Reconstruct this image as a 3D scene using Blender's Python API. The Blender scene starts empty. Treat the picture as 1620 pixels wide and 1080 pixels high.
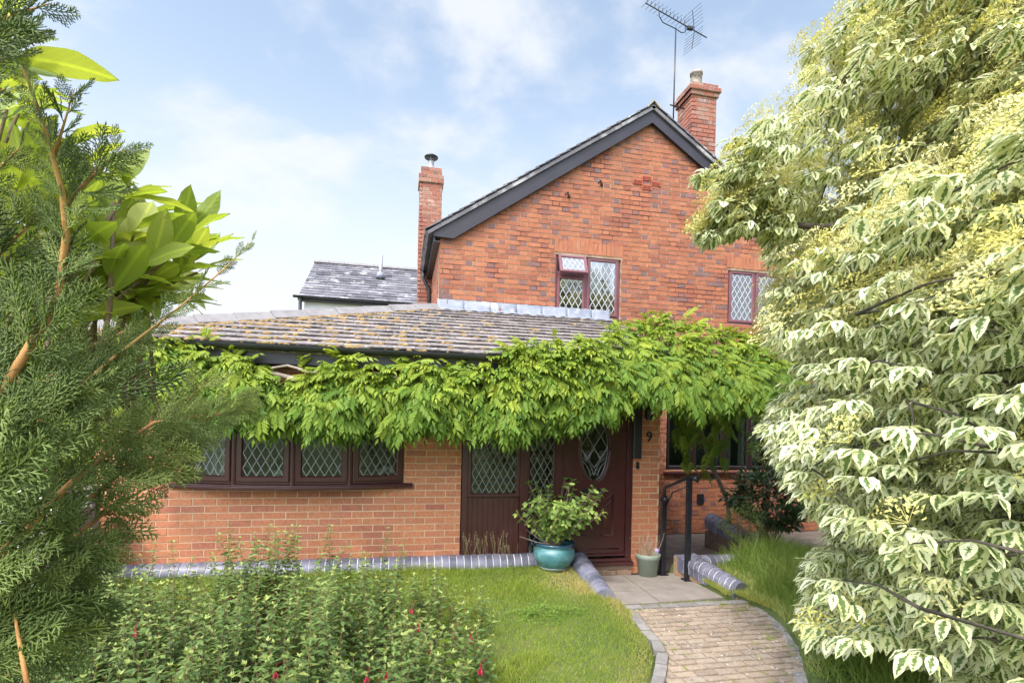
import bpy, math, random
import numpy as np
from mathutils import Vector, Matrix
rng = np.random.default_rng(7); random.seed(7)
sc = bpy.context.scene
COL = sc.collection
R = math.radians
# ------------------------------------------------------------------ camera
EYE = 1.8
FP = 830.0; ROLL = 0.023; HV = 128.0; YAW = math.atan(173/830)
cam = bpy.data.cameras.new('camera'); co = bpy.data.objects.new('camera', cam); COL.objects.link(co)
cam.sensor_width = 36; cam.lens = FP/1620*36; cam.clip_start = 0.05; cam.clip_end = 2000
cam.shift_x = 2.94/1620; cam.shift_y = HV/1620
co.matrix_world = Matrix.Translation((0, 0, EYE)) @ Matrix.Rotation(-YAW, 4, 'Z') @ Matrix.Rotation(R(90), 4, 'X') @ Matrix.Rotation(ROLL, 4, 'Z')
sc.camera = co
# ------------------------------------------------------------------ world, sun, exposure
SUN_EL, SUN_AZ = R(56), R(222)          # azimuth measured clockwise from +Y; the sun is behind and left of the viewer
w = bpy.data.worlds.new('World'); sc.world = w; w.use_nodes = True
nt = w.node_tree; N = nt.nodes; L = nt.links
bg = N['Background']; bg.inputs[1].default_value = 0.1
sky = N.new('ShaderNodeTexSky'); sky.sky_type = 'NISHITA'; sky.sun_disc = False
sky.sun_elevation = SUN_EL; sky.sun_rotation = SUN_AZ; sky.air_density = 1.0; sky.dust_density = 1.2
tc = N.new('ShaderNodeTexCoord')
sep = N.new('ShaderNodeSeparateXYZ'); L.new(tc.outputs['Generated'], sep.inputs[0])
# clouds: the direction projected on a flat cloud layer
addz = N.new('ShaderNodeMath'); addz.operation = 'ADD'; addz.inputs[1].default_value = 0.34; L.new(sep.outputs[2], addz.inputs[0])
dv = N.new('ShaderNodeVectorMath'); dv.operation = 'DIVIDE'; L.new(tc.outputs['Generated'], dv.inputs[0])
cmb = N.new('ShaderNodeCombineXYZ'); [L.new(addz.outputs[0], cmb.inputs[i]) for i in range(3)]; L.new(cmb.outputs[0], dv.inputs[1])
mp = N.new('ShaderNodeMapping'); mp.inputs['Rotation'].default_value = (0, 0, R(35)); mp.inputs['Scale'].default_value = (1.0, 1.25, 0.0); mp.inputs['Location'].default_value = (2.3, 1.35, 0)
L.new(dv.outputs[0], mp.inputs[0])
cn = N.new('ShaderNodeTexNoise'); cn.inputs['Scale'].default_value = 3.1; cn.inputs['Detail'].default_value = 9; cn.inputs['Roughness'].default_value = 0.55; cn.inputs['Distortion'].default_value = 0.15
L.new(mp.outputs[0], cn.inputs['Vector'])
cr = N.new('ShaderNodeValToRGB'); cr.color_ramp.elements[0].position = 0.43; cr.color_ramp.elements[1].position = 0.66
cr.color_ramp.interpolation = 'EASE'
cr.color_ramp.elements[0].color = (.16, .16, .16, 1); cr.color_ramp.elements[1].color = (1, 1, 1, 1)
L.new(cn.outputs[0], cr.inputs[0])
hz = N.new('ShaderNodeMapRange'); hz.inputs[1].default_value = 0.12; hz.inputs[2].default_value = 0.6; hz.inputs[3].default_value = 1.0; hz.inputs[4].default_value = 0.0
hz.interpolation_type = 'SMOOTHSTEP'
L.new(sep.outputs[2], hz.inputs[0])
mx = N.new('ShaderNodeMath'); mx.operation = 'MAXIMUM'
mul = N.new('ShaderNodeMath'); mul.operation = 'MULTIPLY'; mul.inputs[1].default_value = 0.85; L.new(cr.outputs[0], mul.inputs[0])
mul2 = N.new('ShaderNodeMath'); mul2.operation = 'MULTIPLY'; mul2.inputs[1].default_value = 0.93; L.new(hz.outputs[0], mul2.inputs[0])
# union of thin cloud and the white veil low down
inv1 = N.new('ShaderNodeMath'); inv1.operation = 'SUBTRACT'; inv1.inputs[0].default_value = 1; L.new(mul.outputs[0], inv1.inputs[1])
inv2 = N.new('ShaderNodeMath'); inv2.operation = 'SUBTRACT'; inv2.inputs[0].default_value = 1; L.new(mul2.outputs[0], inv2.inputs[1])
mm = N.new('ShaderNodeMath'); mm.operation = 'MULTIPLY'; L.new(inv1.outputs[0], mm.inputs[0]); L.new(inv2.outputs[0], mm.inputs[1])
sk = N.new('ShaderNodeVectorMath'); sk.operation = 'MULTIPLY'; sk.inputs[1].default_value = (2.9, 2.65, 2.25); L.new(sky.outputs[0], sk.inputs[0])
mix = N.new('ShaderNodeMix'); mix.data_type = 'RGBA'; L.new(mm.outputs[0], mix.inputs[0]); mix.inputs[6].default_value = (7.0, 7.2, 7.6, 1)
L.new(sk.outputs[0], mix.inputs[7])
# sky gain added toward the unseen sun, lifting front fill from behind the viewer
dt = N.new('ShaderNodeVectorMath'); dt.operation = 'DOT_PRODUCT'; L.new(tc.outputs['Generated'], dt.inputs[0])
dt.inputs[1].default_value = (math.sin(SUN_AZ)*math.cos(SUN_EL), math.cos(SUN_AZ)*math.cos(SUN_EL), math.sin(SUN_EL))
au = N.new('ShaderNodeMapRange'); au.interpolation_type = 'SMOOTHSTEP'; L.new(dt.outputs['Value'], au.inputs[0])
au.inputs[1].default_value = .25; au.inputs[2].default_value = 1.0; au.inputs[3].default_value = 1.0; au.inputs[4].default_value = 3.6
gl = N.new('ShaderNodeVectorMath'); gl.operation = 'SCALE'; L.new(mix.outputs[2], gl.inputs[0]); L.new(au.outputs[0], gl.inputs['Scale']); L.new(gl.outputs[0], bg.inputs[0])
sl = bpy.data.lights.new('sun', 'SUN'); so = bpy.data.objects.new('sun', sl); COL.objects.link(so)
sl.energy = 2.2; sl.angle = R(5.0); sl.color = (1.0, 0.95, 0.87)
sd = Vector((math.sin(SUN_AZ)*math.cos(SUN_EL), math.cos(SUN_AZ)*math.cos(SUN_EL), math.sin(SUN_EL)))
so.rotation_euler = sd.to_track_quat('Z', 'Y').to_euler()
sc.view_settings.view_transform = 'Standard'; sc.view_settings.look = 'None'; sc.view_settings.gamma = 1
sc.view_settings.exposure = 0.5
# ------------------------------------------------------------------ survey helper: photo measurement -> a point at a known distance
ca, sa, cy_, sy_ = math.cos(ROLL), math.sin(ROLL), math.cos(YAW), math.sin(YAW)
def ray(x, y):
    u = x-810; v = y-540
    u1 = u*ca+v*sa; v1 = -u*sa+v*ca
    return Vector((u1*cy_+FP*sy_, -u1*sy_+FP*cy_, HV-v1))
def atY(x, y, Y):
    r = ray(x, y); t = Y/r.y; return Vector((r.x*t, Y, r.z*t+EYE))
def atZ(x, y, z):
    r = ray(x, y); t = (z-EYE)/r.z; return Vector((r.x*t, r.y*t, z))
def atD(x, y, d):
    r = ray(x, y).normalized(); return Vector((r.x*d, r.y*d, r.z*d+EYE))
def interp(pts, x):
    return float(np.interp(x, [p[0] for p in pts], [p[1] for p in pts]))
# ------------------------------------------------------------------ mesh helpers
def tag(o, label=None, cat=None, group=None, kind=None):
    if label: o['label'] = label
    if cat: o['category'] = cat
    if group: o['group'] = group
    if kind: o['kind'] = kind
    return o
def empty(name, loc, label, cat, group=None):
    o = bpy.data.objects.new(name, None); COL.objects.link(o); o.location = loc; o.empty_display_size = 0.1
    bpy.context.view_layer.update()
    return tag(o, label, cat, group)
def link(name, me, parent=None):
    o = bpy.data.objects.new(name, me); COL.objects.link(o)
    if parent is not None:
        o.parent = parent
        # vertices are written in world space: undo the whole parent chain's translation
        p = parent; off = Vector((0, 0, 0))
        while p is not None:
            off += p.location; p = p.parent
        o.location = -off
    return o
class MB:
    """collects shapes; build() links them as one mesh"""
    def __init__(s): s.v = []; s.f = []; s.m = []; s.a = []
    def add(s, vs, fs, mi=0, a=0.5):
        b = len(s.v); s.v += [tuple(v) for v in vs]; s.a += [a]*len(vs)
        s.f += [tuple(i+b for i in f) for f in fs]; s.m += [mi]*len(fs)
        return s
    def box(s, a, b, mi=0, r=0.5):
        x0, y0, z0 = a; x1, y1, z1 = b
        return s.hexa([(x0,y0,z0),(x1,y0,z0),(x1,y1,z0),(x0,y1,z0),(x0,y0,z1),(x1,y0,z1),(x1,y1,z1),(x0,y1,z1)], mi, r)
    def hexa(s, v, mi=0, r=0.5):
        return s.add(v, [(0,3,2,1),(4,5,6,7),(0,1,5,4),(1,2,6,5),(2,3,7,6),(3,0,4,7)], mi, r)
    def obox(s, c, h, fr, mi=0, r=0.5):      # oriented box: centre, half sizes, three axes
        c = Vector(c); u, v, n = fr
        P = [c+u*(h[0]*i)+v*(h[1]*j)+n*(h[2]*k) for k in (-1,1) for i,j in ((-1,-1),(1,-1),(1,1),(-1,1))]
        return s.hexa(P, mi, r)
    def tube(s, pts, r, n=8, mi=0, cap=True, a=0.5):
        pts = [Vector(p) for p in pts]; k = len(pts)
        rr = r if hasattr(r, '__len__') else [r]*k
        vs = []; prev = None
        for i, p in enumerate(pts):
            d = (pts[min(i+1,k-1)]-pts[max(i-1,0)]).normalized()
            if prev is None:
                u = d.orthogonal().normalized()
            else:
                u = (prev - d*prev.dot(d)).normalized()
            prev = u; w_ = d.cross(u)
            for j in range(n):
                t = 2*math.pi*j/n
                vs.append(p+(u*math.cos(t)+w_*math.sin(t))*rr[i])
        fs = []
        for i in range(k-1):
            for j in range(n):
                fs.append((i*n+j, i*n+(j+1)%n, (i+1)*n+(j+1)%n, (i+1)*n+j))
        if cap:
            fs.append(tuple(range(n-1,-1,-1))); fs.append(tuple((k-1)*n+j for j in range(n)))
        return s.add(vs, fs, mi, a)
    def lathe(s, c, prof, n=40, mi=0, wob=0):
        c = Vector(c); vs = []; fs = []
        for (r, z) in prof:
            for j in range(n):
                t = 2*math.pi*j/n; q = r*(1+wob*math.sin(3*t+z*20))
                vs.append(c+Vector((q*math.cos(t), q*math.sin(t), z)))
        for i in range(len(prof)-1):
            for j in range(n):
                fs.append((i*n+j, i*n+(j+1)%n, (i+1)*n+(j+1)%n, (i+1)*n+j))
        return s.add(vs, fs, mi)
    def prism(s, poly, d, mi=0):             # polygon (3d points) extruded by vector d
        poly = [Vector(p) for p in poly]; d = Vector(d); k = len(poly)
        vs = poly+[p+d for p in poly]
        fs = [tuple(range(k-1,-1,-1)), tuple(range(k, 2*k))]+[(i,(i+1)%k,(i+1)%k+k,i+k) for i in range(k)]
        return s.add(vs, fs, mi)
    def build(s, name, mats, parent=None, smooth=False, bevel=0):
        me = bpy.data.meshes.new(name); me.from_pydata(s.v, [], s.f)
        for m in (mats if isinstance(mats, (list, tuple)) else [mats]): me.materials.append(m)
        me.polygons.foreach_set('material_index', s.m)
        if smooth: me.polygons.foreach_set('use_smooth', [True]*len(s.f))
        at = me.attributes.new('rnd', 'FLOAT', 'POINT'); at.data.foreach_set('value', s.a)
        me.update()
        o = link(name, me, parent)
        if smooth == 'auto':
            es = o.modifiers.new('split', 'EDGE_SPLIT'); es.split_angle = R(35)
        if bevel:
            b = o.modifiers.new('bevel', 'BEVEL'); b.width = bevel; b.segments = 2; b.limit_method = 'ANGLE'
        return o
class Batch:
    """many copies of small leaf templates in one mesh, by numpy"""
    def __init__(s): s.V = []; s.LI = []; s.LT = []; s.UV = []; s.A = []; s.B = []; s.n = 0
    def scatter(s, T, P, M, S, rnd=None, b=None):
        V, F, UV = T; V = np.asarray(V, float); n = len(P); k = len(V)
        if n == 0: return
        P = np.asarray(P, float); S = np.asarray(S, float)
        if S.ndim == 1: S = S[:, None, None]
        else: S = S[:, None, :]
        W = np.einsum('nij,nkj->nki', M, V[None]*S) + P[:, None, :]
        li = np.concatenate([np.array(f) for f in F]); lt = np.array([len(f) for f in F])
        s.LI.append((li[None, :] + (np.arange(n)*k)[:, None]).ravel()+s.n)
        s.LT.append(np.tile(lt, n)); s.V.append(W.reshape(-1, 3))
        uv = np.asarray(UV, float)[li]; s.UV.append(np.tile(uv, (n, 1)))
        if rnd is None: rnd = rng.random(n)
        s.A.append(np.repeat(rnd, k)); s.B.append(np.repeat(rng.random(n) if b is None else b, k))
        s.n += n*k
    def build(s, name, mat, parent=None, smooth=True):
        V = np.concatenate(s.V); LI = np.concatenate(s.LI); LT = np.concatenate(s.LT); UV = np.concatenate(s.UV)
        me = bpy.data.meshes.new(name)
        me.vertices.add(len(V)); me.vertices.foreach_set('co', V.ravel())
        me.loops.add(len(LI)); me.loops.foreach_set('vertex_index', LI.astype(np.int32))
        me.polygons.add(len(LT)); me.polygons.foreach_set('loop_start', np.concatenate([[0], np.cumsum(LT)[:-1]]).astype(np.int32))
        me.polygons.foreach_set('loop_total', LT.astype(np.int32))
        me.polygons.foreach_set('use_smooth', np.full(len(LT), smooth))
        uvl = me.uv_layers.new(name='uv'); uvl.data.foreach_set('uv', UV.ravel())
        me.attributes.new('rnd', 'FLOAT', 'POINT').data.foreach_set('value', np.concatenate(s.A))
        me.attributes.new('rnd2', 'FLOAT', 'POINT').data.foreach_set('value', np.concatenate(s.B))
        me.materials.append(mat); me.update(calc_edges=True)
        return link(name, me, parent)
def nrm(a): return a/np.maximum(np.linalg.norm(a, axis=-1, keepdims=True), 1e-9)
def frames(D, U):
    """rotation matrices whose y axis is D and whose z axis is near U"""
    D = nrm(np.asarray(D, float)); X = nrm(np.cross(D, np.asarray(U, float))); Z = np.cross(X, D)
    return np.stack([X, D, Z], axis=-1)
def leafT(wd, droop=0.25, fold=0.18, peak=0.42, wave=0.0, tip=1.0):
    ys = [0, .22, .5, .78, 1.0]; prof = [0, .62, 1.0, .62, 0]
    if peak > .5: prof = [0, .42, .9, .95, 0]
    if peak < .4: prof = [0, .9, 1.0, .5, 0]
    V = []; UV = []
    for y in ys: V.append((0, y, -droop*y*y)); UV.append((.5, y))
    for i in (1, 2, 3):
        for sg in (-1, 1):
            y = ys[i]; wv = wave*(1 if (i+(sg > 0)) % 2 else -1)
            V.append((sg*wd/2*prof[i], y, -droop*y*y+fold*wd*prof[i]*.5+wv)); UV.append((.5+sg*.5*prof[i], y))
    # 5:l1 6:r1 7:l2 8:r2 9:l3 10:r3
    F = [(0,1,5),(0,6,1),(1,2,7,5),(1,6,8,2),(2,3,9,7),(2,8,10,3),(3,4,9),(3,10,4)]
    return V, F, UV
def leafF(wd, droop=.25, fold=.2, pw=.8, wave=0.0, n=7):
    V = []; F = []; UV = []
    for i in range(n+1):
        y = i/n; prof = max(0, math.sin(math.pi*min(1, y**pw)))**.85
        if i == n: prof = 0
        for j in (-2, -1, 0, 1, 2):
            s_ = j/2; wv = wave*math.sin(i*2.1+(j > 0)*1.7)*abs(s_)
            V.append((s_*wd/2*prof, y-.02*abs(s_), -droop*y*y+fold*wd*abs(s_)*prof*.5+wv)); UV.append((.5+.5*s_*prof, y))
    for i in range(n):
        for j in range(4): a = i*5+j; F.append((a, a+1, a+6, a+5))
    return V, F, UV
def leafS(wd, droop=.2, fold=.15):
    V = [(0,0,0),(-wd/2,.4,fold*wd-droop*.16),(wd/2,.4,fold*wd-droop*.16),(0,.5,-droop*.25),(0,1,-droop)]
    return V, [(0,3,1),(0,2,3),(3,4,1),(3,2,4)], [(.5,0),(0,.4),(1,.4),(.5,.5),(.5,1)]
def mergeT(parts):
    V = []; F = []; UV = []
    for v, f, u in parts:
        b = len(V); V += [tuple(x) for x in v]; F += [tuple(i+b for i in q) for q in f]; UV += list(u)
    return V, F, UV
def placeT(T, p, d, up, s):
    M = frames([d], [up])[0]; V = (np.asarray(T[0])*s) @ M.T + np.asarray(p)
    return V.tolist(), T[1], T[2]
# ------------------------------------------------------------------ materials
def newmat(name):
    m = bpy.data.materials.new(name); m.use_nodes = True
    return m, m.node_tree.nodes, m.node_tree.links, m.node_tree.nodes['Principled BSDF']
def ramp(N, L, src, cols, pos=None):
    r = N.new('ShaderNodeValToRGB'); e = r.color_ramp.elements
    pos = pos or [i/(len(cols)-1) for i in range(len(cols))]
    while len(e) < len(cols): e.new(0.5)
    for i, c in enumerate(cols): e[i].position = pos[i]; e[i].color = (*c, 1)
    L.new(src, r.inputs[0]); return r.outputs[0]
def noise(N, L, scale, detail=6, rough=.6, vec=None, dist=0):
    n = N.new('ShaderNodeTexNoise'); n.inputs['Scale'].default_value = scale; n.inputs['Detail'].default_value = detail
    n.inputs['Roughness'].default_value = rough; n.inputs['Distortion'].default_value = dist
    if vec is None:
        t = N.new('ShaderNodeNewGeometry'); vec = t.outputs['Position']
    L.new(vec, n.inputs['Vector']); return n.outputs[0]
def mixc(N, L, f, a, b, mode='MIX'):
    m = N.new('ShaderNodeMix'); m.data_type = 'RGBA'; m.blend_type = mode
    for s, i in ((f, 0), (a, 6), (b, 7)):
        if isinstance(s, (int, float)): m.inputs[i].default_value = s
        elif isinstance(s, tuple): m.inputs[i].default_value = (*s, 1)
        else: L.new(s, m.inputs[i])
    return m.outputs[2]
def bump(N, L, b, h, strength=.3, dist=.01):
    n = N.new('ShaderNodeBump'); n.inputs['Strength'].default_value = strength; n.inputs['Distance'].default_value = dist
    L.new(h, n.inputs['Height']); L.new(n.outputs[0], b.inputs['Normal'])
def mstone(name, c1, c2, scale=8, rough=.8, bs=60, bstr=.3, spots=None, spot_scale=25, spot_pos=(.58,.66), metal=0, coat=0, attr=0.0, dist=.004):
    """mottled surface; attr = how strongly the per-piece random value shifts it"""
    m, N, L, b = newmat(name)
    c = ramp(N, L, noise(N, L, scale), [c1, c2], [.35, .65])
    if attr:
        a = N.new('ShaderNodeAttribute'); a.attribute_name = 'rnd'
        g = ramp(N, L, a.outputs['Fac'], [(1-attr,)*3, (1+attr*.4,)*3]); c = mixc(N, L, 1.0, c, g, 'MULTIPLY')
    if spots:
        f = ramp(N, L, noise(N, L, spot_scale, 5), [(0,0,0),(1,1,1)], list(spot_pos)); c = mixc(N, L, f, c, spots)
    L.new(c, b.inputs['Base Color']); b.inputs['Roughness'].default_value = rough; b.inputs['Metallic'].default_value = metal
    b.inputs['Coat Weight'].default_value = coat
    if bstr: bump(N, L, b, noise(N, L, bs), bstr, dist)
    return m
def mbrick(name, cols, pos, rough=.85, stain=(.10,.07,.06), stain_amt=.35, eff=(.6,.5,.45), eff_amt=.2):
    m, N, L, b = newmat(name)
    a = N.new('ShaderNodeAttribute'); a.attribute_name = 'rnd'
    c = ramp(N, L, a.outputs['Fac'], cols, pos)
    n1 = ramp(N, L, noise(N, L, 35, 8, .7), [(.72,)*3, (1.2,)*3], [.3, .7]); c = mixc(N, L, 1.0, c, n1, 'MULTIPLY')
    f = ramp(N, L, noise(N, L, 1.7, 8, .72), [(0,)*3, (1,)*3], [.52, .75])
    g = N.new('ShaderNodeMath'); g.operation = 'MULTIPLY'; g.inputs[1].default_value = stain_amt; L.new(f, g.inputs[0]); c = mixc(N, L, g.outputs[0], c, stain)
    f = ramp(N, L, noise(N, L, 4.3, 10, .75), [(0,)*3, (1,)*3], [.55, .72])
    g = N.new('ShaderNodeMath'); g.operation = 'MULTIPLY'; g.inputs[1].default_value = eff_amt; L.new(f, g.inputs[0]); c = mixc(N, L, g.outputs[0], c, eff)
    L.new(c, b.inputs['Base Color']); b.inputs['Roughness'].default_value = rough
    bump(N, L, b, noise(N, L, 90, 8, .7), .6, .004); return m
def mleaf(name, c1, c2, c3=None, rough=.45, trans=.35, tcol=None, vein=True, spec=.3, patch=0, tipc=None):
    """leaf: random tint per leaf, lighter vein, light passes through"""
    m, N, L, b = newmat(name)
    a = N.new('ShaderNodeAttribute'); a.attribute_name = 'rnd'
    c = ramp(N, L, a.outputs['Fac'], [c1, c2] if c3 is None else [c1, c2, c3])
    if vein:
        uv = N.new('ShaderNodeUVMap'); s = N.new('ShaderNodeSeparateXYZ'); L.new(uv.outputs[0], s.inputs[0])
        d = N.new('ShaderNodeMath'); d.operation = 'SUBTRACT'; d.inputs[1].default_value = .5; L.new(s.outputs[0], d.inputs[0])
        ab = N.new('ShaderNodeMath'); ab.operation = 'ABSOLUTE'; L.new(d.outputs[0], ab.inputs[0])
        f = ramp(N, L, ab.outputs[0], [(1.35,1.35,1.15), (1,1,1)], [.02, .09]); c = mixc(N, L, 1.0, c, f, 'MULTIPLY')
    if patch:      # side veins and small blemishes
        q = N.new('ShaderNodeMath'); q.operation = 'MULTIPLY_ADD'; L.new(ab.outputs[0], q.inputs[0]); q.inputs[1].default_value = -.55; L.new(s.outputs[1], q.inputs[2])
        q2 = N.new('ShaderNodeMath'); q2.operation = 'MULTIPLY'; L.new(q.outputs[0], q2.inputs[0]); q2.inputs[1].default_value = 58
        q3 = N.new('ShaderNodeMath'); q3.operation = 'SINE'; L.new(q2.outputs[0], q3.inputs[0])
        c = mixc(N, L, 1.0, c, ramp(N, L, q3.outputs[0], [(1,1,1),(1.14,1.12,1.05)], [.9,1]), 'MULTIPLY')
        c = mixc(N, L, ramp(N, L, noise(N, L, 45, 4, .7), [(0,0,0),(patch,)*3], [.62,.72]), c, (.22,.15,.05)); bump(N, L, b, q3.outputs[0], .10, .001)
    L.new(c, b.inputs['Base Color']); b.inputs['Roughness'].default_value = rough; b.inputs['Specular IOR Level'].default_value = spec
    t = N.new('ShaderNodeBsdfTranslucent')
    tc_ = mixc(N, L, 1.0, c, tcol or (1.25, 1.2, .5), 'MULTIPLY'); L.new(tc_, t.inputs[0])
    ms = N.new('ShaderNodeMixShader'); ms.inputs[0].default_value = trans; L.new(b.outputs[0], ms.inputs[1]); L.new(t.outputs[0], ms.inputs[2])
    L.new(ms.outputs[0], N['Material Output'].inputs[0]); return m
def mplain(name, c, rough=.5, metal=0, spec=.5, coat=0):
    m, N, L, b = newmat(name); b.inputs['Base Color'].default_value = (*c, 1); b.inputs['Roughness'].default_value = rough
    b.inputs['Metallic'].default_value = metal; b.inputs['Specular IOR Level'].default_value = spec; b.inputs['Coat Weight'].default_value = coat
    return m
def mglass(name, refl, tint=(.75,.8,.78), rough=.01, wob=.0):
    m, N, L, b = newmat(name); N.remove(b)
    t = N.new('ShaderNodeBsdfTransparent'); t.inputs[0].default_value = (*tint, 1)
    g = N.new('ShaderNodeBsdfGlossy'); g.inputs['Roughness'].default_value = rough; g.inputs[0].default_value = (.93,.95,1,1) if refl > .1 else (.5,.54,.55,1)
    if wob:
        n = N.new('ShaderNodeBump'); n.inputs['Strength'].default_value = wob; n.inputs['Distance'].default_value = .02; L.new(noise(N, L, 3, 2), n.inputs['Height']); L.new(n.outputs[0], g.inputs['Normal'])
    fr = N.new('ShaderNodeFresnel'); fr.inputs[0].default_value = 1.5
    a = N.new('ShaderNodeMath'); a.operation = 'ADD'; a.inputs[1].default_value = refl; a.use_clamp = True; L.new(fr.outputs[0], a.inputs[0])
    ms = N.new('ShaderNodeMixShader'); L.new(a.outputs[0], ms.inputs[0]); L.new(t.outputs[0], ms.inputs[1]); L.new(g.outputs[0], ms.inputs[2])
    L.new(ms.outputs[0], N['Material Output'].inputs[0]); return m
M_BRICK = mbrick('old_red_brick', [(.17,.10,.10),(.24,.105,.09),(.27,.088,.05),(.35,.12,.06),(.40,.148,.072),(.32,.108,.066)], [0,.10,.2,.5,.85,1], stain_amt=.45, eff=(.5,.34,.28), eff_amt=.25)
M_BRICK2 = mbrick('new_orange_brick', [(.44,.16,.08),(.53,.205,.10),(.57,.23,.115),(.49,.19,.105),(.41,.145,.09)], [0,.3,.6,.85,1], stain=(.2,.1,.06), stain_amt=.3, eff=(.6,.45,.33), eff_amt=.2)
M_BRICK3 = mbrick('weathered_chimney_brick', [(.2,.10,.085),(.28,.095,.065),(.34,.125,.08),(.32,.19,.15)], [0,.3,.7,1], stain_amt=.6, eff=(.6,.52,.48), eff_amt=.75)
M_MORT = mstone('old_mortar', (.30,.21,.14), (.42,.32,.22), 3, .95, 80, .5, spots=(.06,.045,.04), spot_scale=1.6, spot_pos=(.5,.6))
M_MORT2 = mstone('buff_mortar', (.55,.40,.25), (.66,.50,.33), 3, .95, 80, .4)
M_BLUE = mstone('blue_engineering_brick', (.13,.135,.19), (.21,.21,.27), 9, .42, 60, .25, attr=.35, spots=(.34,.33,.34), spot_scale=14, spot_pos=(.6,.75))
M_FRAME = mstone('mahogany_upvc', (.052,.013,.014), (.068,.018,.019), 3, .33, 20, .03, coat=.25)
M_FRAMEU = mstone('sunlit_mahogany_upvc', (.15,.055,.065), (.19,.075,.09), 3, .4, 20, .04, coat=.15)  # same maroon frames upstairs, with their sunlit tone put into the colour
M_BLACK = mstone('black_gutter_plastic', (.018,.019,.024), (.03,.031,.036), 5, .4, 30, .05)
M_BARGE = mstone('grey_black_bargeboard', (.018,.016,.024), (.029,.026,.036), 2, .45, 30, .08)
M_TILE = mstone('weathered_roof_tile', (.145,.122,.115), (.245,.215,.205), 5, .9, 50, .6, spots=(.38,.36,.35), spot_scale=20, spot_pos=(.52,.7), attr=.3)
M_SLATE = mstone('neighbour_slate', (.10,.10,.12), (.20,.19,.21), 3, .8, 30, .4, spots=(.5,.49,.5), spot_scale=2.2, spot_pos=(.55,.72), attr=.45)
M_HIP = mstone('grey_hip_tile', (.17,.16,.16), (.23,.22,.22), 6, .9, 60, .4)
M_LEAD = mstone('lead_flashing', (.15,.17,.215), (.25,.275,.325), 6, .65, 10, .3, spots=(.4,.4,.42), spot_scale=4)
M_LEADING = mplain('window_lead', (.30,.30,.32), .5, .3)
M_LEADW = mplain('white_window_lead', (.60,.60,.63), .5, .1)
M_GLASS = mglass('ground_floor_glass', .04, (.8,.85,.82), wob=.12)
M_GLASSU = mglass('first_floor_glass', .22, (.6,.65,.68), wob=.05)
M_WHITE = mstone('white_render', (.78,.78,.79), (.84,.84,.84), 2, .9, 40, .1)
M_PLASTER = mplain('interior_plaster', (.35,.33,.3), .9)
M_CURT = mplain('pale_curtain', (.6,.58,.52), .9)
M_MOSS = mstone('orange_moss', (.19,.12,.045), (.33,.22,.09), 12, 1, 90, 1.0, spots=(.15,.15,.05), spot_scale=6)
M_FLAG = mstone('flagstone', (.215,.19,.17), (.29,.26,.235), 5, .9, 60, .35, attr=.15, spots=(.22,.2,.17), spot_scale=9, spot_pos=(.6,.75))
M_SETT = mstone('grey_edging_sett', (.19,.18,.175), (.28,.265,.25), 8, .9, 60, .4, attr=.25)
M_PAVER = mbrick('worn_path_paver', [(.25,.195,.148),(.32,.25,.185),(.36,.28,.21),(.30,.245,.19)], [0,.3,.7,1], stain=(.22,.18,.14), stain_amt=.5, eff=(.5,.44,.38), eff_amt=.6)
M_SAND = mstone('path_joint_grit', (.20,.165,.12), (.32,.27,.21), 20, 1, 120, .8)
M_METAL = mstone('black_painted_steel', (.012,.013,.018), (.02,.021,.027), 8, .35, 30, .05)
M_GALV = mplain('galvanised_metal', (.36,.36,.39), .6, .4)
M_SOIL = mstone('bare_soil', (.07,.05,.035), (.12,.09,.06), 10, 1, 60, .8)
M_BARK = mstone('dark_bark', (.055,.045,.035), (.10,.085,.065), 12, .9, 60, .8)
M_STEMO = mstone('orange_conifer_bark', (.36,.16,.05), (.42,.25,.06), 14, .7, 80, .5)
M_STEMB = mstone('brown_stem', (.14,.09,.055), (.22,.16,.09), 14, .8, 60, .4)
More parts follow.
